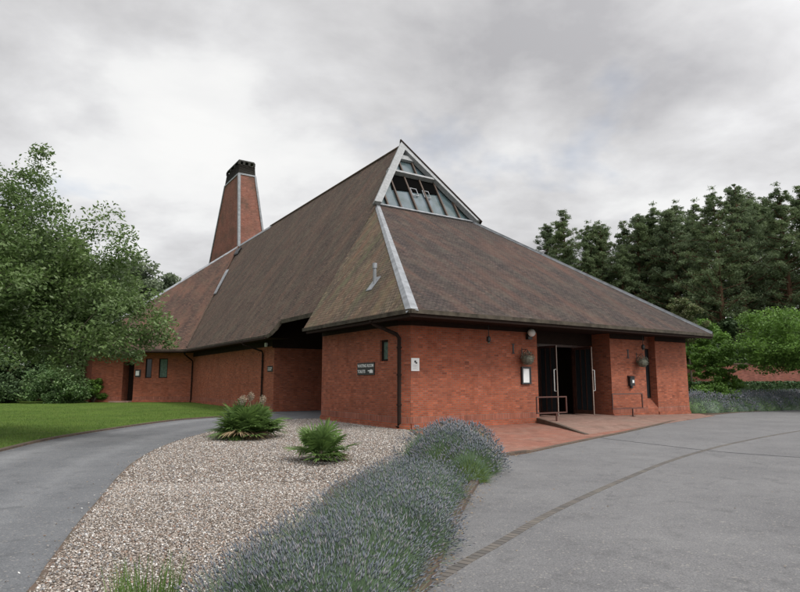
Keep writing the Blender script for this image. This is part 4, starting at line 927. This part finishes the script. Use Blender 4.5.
# ------------------------------------------------------------------ TREES
def branch_net(rg, trunk_pts, trunk_r, targets, r_tip=.012, n=6):
    """grow branches from a trunk polyline to target points, joining the nearest grown node"""
    m = MB(); m.tube(trunk_pts, trunk_r, 12)
    nodes = []
    for i, (a, b) in enumerate(zip(trunk_pts, trunk_pts[1:])):
        for t in np.linspace(0, 1, 5):
            if i == 0 and t < .5: continue
            nodes.append((np.array(a) * (1 - t) + np.array(b) * t, (trunk_r[i] * (1 - t) + trunk_r[i + 1] * t)))
    order = sorted(range(len(targets)), key=lambda i: np.linalg.norm(np.array(targets[i]) - nodes[-1][0]))
    NP = [p for p, _ in nodes]; NR = [r for _, r in nodes]
    for i in order:
        T = np.array(targets[i]); Q = np.array(NP); dist = np.linalg.norm((Q - T) * np.array([1, 1, .8]), axis=1) + np.where(Q[:, 2] > T[2] + .2, 2.0, 0)
        j = int(np.argmin(dist)); p = NP[j]; L = np.linalg.norm(T - p)
        r0 = max(min(NR[j] * .6, .03 + .018 * L), r_tip); mid1 = p + (T - p) * .35 + rg.normal(0, .07 * L, 3) + np.array([0, 0, .08 * L]); mid2 = p + (T - p) * .7 + rg.normal(0, .06 * L, 3) + np.array([0, 0, .06 * L])
        m.tube([p, mid1, mid2, T], [r0, r0 * .75, r0 * .5, r_tip], n)
        for q, rr in ((mid1, r0 * .75), (mid2, r0 * .5), (T, r_tip * 1.3)): NP.append(q); NR.append(rr)
    return m
def leafy(rg, centres, radii, per, s0, s1, up=.4, wd=.5, flat=1.0, p=.5):
    C = np.repeat(np.array(centres), per, 0); r = np.repeat(np.array(radii), per); n = len(C)
    d = in_ball(n, rg, p); d[:, 2] *= flat; C = C + d * r[:, None]; C[:, 2] = np.maximum(C[:, 2], .03)
    return leaf_quads(C, rnd_norm(n, up, rg), rg.uniform(s0, s1, n), wd, rg)
def crown_points(rg, n, ells, surf=.45, zmin=0):
    out = []
    w = np.array([e[3] * e[4] * e[5] for e in ells]); w = w / w.sum()
    while len(out) < n:
        e = ells[rg.choice(len(ells), p=w)]; d = in_ball(1, rg, surf)[0]
        q = np.array(e[:3]) + d * np.array(e[3:6]) * (1 + .12 * math.sin(3 * d[0] + 5 * d[2]))
        if q[2] > zmin: out.append(q)
    return out

# left: broad-leaved tree leaning in from outside the frame
rg = np.random.default_rng(11)
root = empty('broadleaf_tree', (-13.6, 18, 0)); tag(root, 'large spreading broadleaf tree reaching in over the lawn at left', 'tree')
ells = [(-.3, 0, 5.4, 3.8, 4.2, 2.7), (2.6, -.2, 4.8, 2.9, 3, 2.1), (4.2, -.3, 3.6, 2.2, 2.2, 1.3), (2.4, 0, 3.2, 3.4, 3, 1.1), (-4, 0, 4.6, 3.4, 3.5, 2.2), (1.2, 0, 6.7, 2.2, 1.8, 1.4), (3.6, 0, 5.6, 1.9, 1.8, 1.3)]
T = crown_points(rg, 560, ells, .5, 1.9)
T += [np.array(p) for p in ((2.15, 0, 9.0), (1.95, .2, 8.5), (2.15, 0, 8.1), (1.5, .2, 8.3), (1.1, -.4, 8.0), (1.8, 0, 7.6), (4.3, 0, 6.9), (4.9, .1, 6.3), (5.3, 0, 5.6), (6.2, 0, 3.4), (6.5, .1, 3.0), (5.9, 0, 4.2), (5.6, -.2, 2.5))]
br = branch_net(rg, [(0, 0, 0), (.1, 0, 1.4), (.3, .1, 3.0), (.2, 0, 5.2), (.5, 0, 7.0)], [.32, .25, .21, .14, .05], T)
br.build('trunk', 'bark', root)
V, F = leafy(rg, T, rg.uniform(.35, .72, len(T)), 230, .045, .085, .5, .45, .8)
link('crown', big_mesh('crown', V, F), 'oakleaf', root)

def pine_proto(seed, H0, Rm, mat, nb=150):
    rg = np.random.default_rng(seed); cs, rs = [], []; m = MB(); m.tube([(0, 0, 0), (rg.normal(0, .2), rg.normal(0, .2), H0 * .5), (0, 0, H0 * .97)], [H0 * .017, H0 * .011, .04], 8)
    for i in range(nb):
        t = .16 + .84 * (i + rg.random()) / nb; z = H0 * t; prof = min(1, (1.03 - t) * 2.0) ** .9 * (.55 + .45 * min(1, (t - .1) * 3)); r = Rm * prof * rg.uniform(.35, 1.22)
        a = rg.random() * 6.28; e = np.array([math.cos(a) * r, math.sin(a) * r, z + r * rg.uniform(.05, .45)])
        m.tube([(0, 0, z - r * .1), (e[0] * .5, e[1] * .5, z + r * .05), tuple(e)], [.07, .045, .02], 4)
        for f in (.35, .58, .8, 1.02):
            if r * f < .3 and f < 1: continue
            cs.append(np.array([e[0] * f, e[1] * f, z - r * .1 * (1 - f) + (e[2] - z) * f]) + rg.normal(0, .25, 3)); rs.append(rg.uniform(.28, .85) * (.6 + .5 * prof))
    V, F = leafy(rg, cs, rs, 66, .09, .22, .25, .22, .55, .6)
    return m, V, F
PX = [(19.1, 75, 22.0, 0), (19.9, 70, 22.2, 1), (23.3, 72, 20.9, 2), (28.0, 80, 23.5, 0), (28.8, 74, 21.9, 1), (30.8, 70, 22.5, 2), (31.1, 66, 21.5, 0), (37.7, 72, 21.5, 1), (33.0, 60, 21.2, 2), (36.5, 62, 23.0, 0), (42.8, 70, 24.3, 1), (40.0, 60, 21.7, 2), (46.4, 66, 23.9, 1),
      (26.0, 68, 17.0, 2), (34.5, 68, 20.5, 1), (39.3, 66, 22.5, 0), (44, 58, 21, 0), (49, 62, 23, 2), (22, 82, 20, 1), (35, 78, 23, 0), (41, 80, 26, 2), (50, 78, 26, 0), (25.5, 76, 19.5, 0), (33, 64, 15, 2), (47, 74, 25, 1), (28.6, 69, 21.3, 1), (24.8, 71, 20.6, 2), (30.2, 72, 22.4, 0), (34.0, 71, 23.2, 2), (22.2, 69, 17, 1)]
protos = {}
for k_, (sd, mt, rm) in {0: (21, 'pineleaf', 4.4), 1: (22, 'pineleaf2', 4.0), 2: (23, 'pineleaf2', 4.8)}.items():
    m, V, F = pine_proto(sd, 22, rm, mt)
    root = empty('pine_tree', (0, 0, 0)); tr = m.build('trunk', 'pinebark', root); cr = link('crown', big_mesh('crown', V, F), mt, root); protos[k_] = [root, tr, cr, 0]
pl = ['pine at the left end of the conifer row, showing past the ridge', 'tall pointed pine second from left end of the conifer row', 'shorter dense pine third along from left in the row', 'pale far pine behind the row above the sloping roof edge', 'slim pine in the middle of the row above the roof edge', 'broad pine just left of the middle gap in the row', 'dark pine in the middle of the row with a rounded top', 'paler pine filling the gap left of the tallest pines', 'tall forward pine above the right eave tip', 'tallest pine in the row, above the brick building corner', 'tall pine right behind the tallest one, slightly yellow', 'broad dark pine right of the tallest, near frame edge', 'yellowish tall pine at the right edge of the photo']
def place(k_, x, y, h, rot, label, group, protos=protos, href=22):
    root, tr, cr, used = protos[k_]
    if used: 
        r2 = root.copy(); COL.objects.link(r2)
        for c_ in (tr, cr): q = c_.copy(); COL.objects.link(q); q.parent = r2
        root = r2
    else: protos[k_][3] = 1
    root.location = (x, y, 0); root.rotation_euler = (0, 0, rot); s_ = h / href; root.scale = (s_ * .97, s_ * .97, s_); tag(root, label, 'tree', group); return root
for i, (x, y, h, k_) in enumerate(PX):
    place(k_, x, y, h, i * 1.7, pl[i] if i < 13 else 'pine standing deep in the conifer wood, merging with its neighbours', 'pines of the wood right of the building')

def broad_proto(seed, H0, Rm, mat, ncl, per, ls, ells=None, name='broadleaf_tree', tr_r=.14, zt=.75, flat=.7):
    rg = np.random.default_rng(seed); ells = ells or [(0, 0, H0 * .62, Rm, Rm, H0 * .38)]
    T = crown_points(rg, ncl, ells, .5, .3); br = branch_net(rg, [(0, 0, 0), (.05 * Rm, 0, H0 * .25), (0, .05 * Rm, H0 * zt)], [tr_r, tr_r * .75, tr_r * .3], T, .01, 5)
    root = empty(name); t_ = br.build('trunk', 'bark', root); V, F = leafy(rg, T, rg.uniform(.13, .24, len(T)) * Rm, per, ls * .6, ls * 1.2, .7, .5, flat)
    return [root, t_, link('crown', big_mesh('crown', V, F), mat, root), 0]
# bright maples right of the building
bp = {0: broad_proto(31, 6.2, 4.6, 'maple', 330, 150, .10, [(0, 0, 4.2, 4.4, 4.2, 1.7), (-1.8, -.5, 3.2, 2.6, 2.6, 1.0), (2, 0, 3.5, 2.6, 2.6, 1.0)], 'maple_tree', .17, .5, .45)}
place(0, 25.3, 36.2, 6.5, .0, 'bright green spreading maple at the right edge above the lavender hedge', None, bp, 6.2)
bp[1] = broad_proto(32, 5, 2.0, 'maple', 130, 120, .10, [(0, 0, 3.0, 1.9, 1.9, 1.9), (.6, 0, 1.5, 1.3, 1.3, 1.0)], 'maple_tree', .07, .7, .45)
place(1, 21.3, 40.5, 5.3, 0, 'slim bright green young tree close to the right corner of the building', None, bp, 5)
bp[2] = broad_proto(33, 8.6, 2.0, 'redleaf', 120, 90, .12, [(0, 0, 6.2, 1.6, 1.6, 2.3)], 'flowering_tree', .09, .7, .6)
place(2, 22.9, 47, 8.8, 0, 'thin reddish flowering tree rising behind the right end of the eave', None, bp, 8.6)
bp[3] = broad_proto(34, 6, 2.4, 'maple', 120, 120, .12, None, 'maple_tree', .08, .7, .6)
place(3, 25.8, 52, 7.6, 0, 'bright green tree half hidden behind the thin reddish tree', None, bp, 6)
# far trees behind the left end of the roof
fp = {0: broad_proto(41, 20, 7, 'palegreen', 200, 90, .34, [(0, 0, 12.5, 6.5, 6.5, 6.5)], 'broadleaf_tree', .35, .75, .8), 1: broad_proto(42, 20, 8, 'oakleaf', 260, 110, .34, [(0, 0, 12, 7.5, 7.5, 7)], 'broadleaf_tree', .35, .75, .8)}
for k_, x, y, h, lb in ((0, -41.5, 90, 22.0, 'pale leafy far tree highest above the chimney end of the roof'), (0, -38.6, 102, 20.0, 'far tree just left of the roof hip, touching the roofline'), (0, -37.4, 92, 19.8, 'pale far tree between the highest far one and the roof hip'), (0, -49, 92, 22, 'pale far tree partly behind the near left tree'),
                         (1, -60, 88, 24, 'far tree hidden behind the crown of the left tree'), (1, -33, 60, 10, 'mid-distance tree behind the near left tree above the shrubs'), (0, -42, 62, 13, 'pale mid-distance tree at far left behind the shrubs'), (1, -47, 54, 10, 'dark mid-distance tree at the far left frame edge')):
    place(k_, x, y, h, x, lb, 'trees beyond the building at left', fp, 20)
# shrubs
def shrub(name, x, y, rx, ry, h, mat, n, per, ls, label, cat='shrub', group=None, seed=1):
    rg = np.random.default_rng(seed); T = crown_points(rg, n, [(0, 0, h * .42, rx, ry, h * .6)], .35, .1); root = empty(name, (x, y, 0)); tag(root, label, cat, group)
    m = MB()
    for q in T[:14]: m.tube([(0, 0, 0), (q[0] * .4, q[1] * .4, q[2] * .5), tuple(q * .9)], [.04, .03, .01], 5)
    m.build('stems', 'bark', root); V, F = leafy(rg, T, rg.uniform(.2, .38, n) * min(rx, ry), per, ls * .6, ls * 1.2, .6, .5, .7); link('foliage', big_mesh('foliage', V, F), mat, root); return root
shrub('shrub', -28.2, 49.2, 2.6, 1.9, 3.1, 'shrubleaf', 150, 110, .11, 'large glossy rounded shrub on the lawn left of the far doorway', seed=51)
shrub('shrub', -33.4, 49.5, 2.3, 2.0, 2.5, 'darkleaf', 110, 100, .12, 'dark low shrub left of the large glossy one', seed=52)
shrub('shrub', -38, 49, 3.0, 2.2, 3.4, 'darkleaf', 110, 100, .13, 'dark shrub at the left frame edge behind the lawn', seed=53)
shrub('shrub', -33.5, 54.5, 4.2, 2.2, 5.0, 'darkleaf', 170, 110, .16, 'tall dark shrub behind the glossy rounded one', seed=54)
shrub('shrub', -41, 54, 5, 2.5, 6.0, 'hedgeleaf', 170, 110, .17, 'tall green shrub behind the dark ones at far left', seed=55)
shrub('shrub', -25.9, 50.6, .95, .9, 2.1, 'maple', 50, 90, .10, 'small bright green shrub between the glossy shrub and the brick wall', seed=56)
shrub('shrub', 19.4, 36.9, 1.3, 1.2, 1.7, 'maple', 60, 90, .09, 'small bright green shrub against the right corner of the building', seed=57)
for i, (x, y, r, h) in enumerate(((27, 56, 4, 7), (34, 57, 4.5, 8), (41, 56, 4.5, 8), (48, 55, 4.5, 8))):
    shrub('shrub', x, y, r, 2.5, h, 'darkleaf', 150, 110, .19, ['dark tall shrub behind the garden wall at its left end', 'dark tall shrub behind the garden wall behind the maple', 'dark tall shrub behind the wall right of the maple trunk', 'dark tall shrub behind the wall at the right frame edge'][i], 'shrub', 'dark shrubs behind the garden wall', 60 + i)
rg = np.random.default_rng(70); root = empty('hedge', (34, 47.6, 0)); tag(root, 'dark clipped hedge in front of the brick garden wall at right', 'hedge')
n = 26000; C = np.stack([rg.uniform(-14, 14, n), rg.uniform(-.8, .8, n), 1.75 * rg.random(n) ** .6], 1); C[:, 1] += 0
V, F = leaf_quads(C, rnd_norm(n, .3, rg), rg.uniform(.06, .13, n), .5, rg); link('foliage', big_mesh('foliage', V, F), 'hedgeleaf', root); MB().box((-13.8, -.55, 0), (13.8, .55, 1.5)).build('inner_stems', 'darkleaf', root)
root = empty('garden_wall', (34, 51, 0)); tag(root, 'red brick garden wall behind the hedge at the right', 'wall')
MB().box((-14, 0, 0), (18, .35, 3.2)).build('wall_face', 'garden_brick', root); MB().box((-14.05, -.06, 3.2), (18.05, .41, 3.32)).build('coping', 'edging', root)
root = empty('garden_wall', (-41, 58, 0)); tag(root, 'red brick wall glimpsed behind the dark shrubs at left', 'wall')
MB().box((-6, 0, 0), (6, .35, 3.2)).build('wall_face', 'garden_brick', root); MB().box((-6.05, -.06, 3.2), (6.05, .41, 3.32)).build('coping', 'edging', root)

# ------------------------------------------------------------------ WORLD: overcast sky over a Nishita base
SUN_EL, SUN_AZ = R(48), math.atan2(.80, -.60)     # direction towards the sun in plan: (+x, -y)
w = bpy.data.worlds.new('World'); scene.world = w; w.use_nodes = True; nt = w.node_tree; N = nt.nodes; Lk = nt.links.new
bg = N['Background']; bg.inputs['Strength'].default_value = .1
sky = N.new('ShaderNodeTexSky'); sky.sky_type = 'NISHITA'; sky.sun_disc = False; sky.sun_elevation = SUN_EL; sky.sun_rotation = SUN_AZ
tc = N.new('ShaderNodeTexCoord'); sp = N.new('ShaderNodeSeparateXYZ'); Lk(tc.outputs['Generated'], sp.inputs[0])
def mth(op, a, b=None, c=None):
    n = N.new('ShaderNodeMath'); n.operation = op
    for i, v in enumerate((a, b, c)):
        if v is None: continue
        if isinstance(v, (int, float)): n.inputs[i].default_value = v
        else: Lk(v, n.inputs[i])
    return n.outputs[0]
zc = mth('ADD', mth('MAXIMUM', sp.outputs['Z'], 0), .22)
cmb = N.new('ShaderNodeCombineXYZ'); Lk(mth('DIVIDE', sp.outputs['X'], zc), cmb.inputs[0]); Lk(mth('DIVIDE', sp.outputs['Y'], zc), cmb.inputs[1])
def wn(scale, detail, rough, off, dist=0):
    mp = N.new('ShaderNodeMapping'); mp.inputs['Location'].default_value = off; Lk(cmb.outputs[0], mp.inputs['Vector'])
    n = N.new('ShaderNodeTexNoise'); n.inputs['Scale'].default_value = scale; n.inputs['Detail'].default_value = detail; n.inputs['Roughness'].default_value = rough; n.inputs['Distortion'].default_value = dist; Lk(mp.outputs[0], n.inputs['Vector']); return n.outputs['Fac']
n1 = wn(.85, 7, .52, (7.4, 22.1, 0), .3); n2 = wn(2.6, 8, .55, (7.7, 2.2, 0), .2)
f = mth('ADD', mth('MULTIPLY', n1, .68), mth('MULTIPLY', n2, .32))
rp_ = N.new('ShaderNodeValToRGB'); e = rp_.color_ramp.elements
stops = [(.37, (.205, .202, .207)), (.45, (.280, .277, .279)), (.50, (.33, .328, .33)), (.55, (.39, .389, .386)), (.62, (.42, .418, .411))]
while len(e) < len(stops): e.new(.5)
for i, (p_, c_) in enumerate(stops): e[i].position = p_; e[i].color = (*c_, 1)
Lk(f, rp_.inputs['Fac'])
# brighter cloud around the hidden sun and overhead, boost added to light the scene
dt = N.new('ShaderNodeVectorMath'); dt.operation = 'DOT_PRODUCT'; Lk(tc.outputs['Generated'], dt.inputs[0])
sd = Vector((.80 * math.cos(SUN_EL), -.60 * math.cos(SUN_EL), math.sin(SUN_EL))); dt.inputs[1].default_value = sd
glow = mth('MULTIPLY_ADD', mth('POWER', mth('MAXIMUM', dt.outputs['Value'], 0), 2.0), 34.0, 16.6)
vm = N.new('ShaderNodeVectorMath'); vm.operation = 'SCALE'; Lk(rp_.outputs['Color'], vm.inputs[0]); Lk(glow, vm.inputs['Scale'])
mx = N.new('ShaderNodeMix'); mx.data_type = 'RGBA'; n3 = wn(.62, 6, .6, (31, 3, 0), .3)
rb = N.new('ShaderNodeValToRGB'); rb.color_ramp.elements[0].position = .34; rb.color_ramp.elements[0].color = (.45, .45, .45, 1); rb.color_ramp.elements[1].position = .46; rb.color_ramp.elements[1].color = (.96, .96, .96, 1); Lk(n3, rb.inputs['Fac']); Lk(rb.outputs['Color'], mx.inputs[0]); Lk(sky.outputs['Color'], mx.inputs[6]); Lk(vm.outputs[0], mx.inputs[7]); Lk(mx.outputs[2], bg.inputs['Color'])

sl_ = bpy.data.lights.new('sun', 'SUN'); sl_.energy = 1.5; sl_.angle = R(14); sl_.color = (1, .96, .9)
so = bpy.data.objects.new('sun', sl_); COL.objects.link(so); so.rotation_euler = sd.to_track_quat('Z', 'Y').to_euler(); so.location = (20, -20, 40)
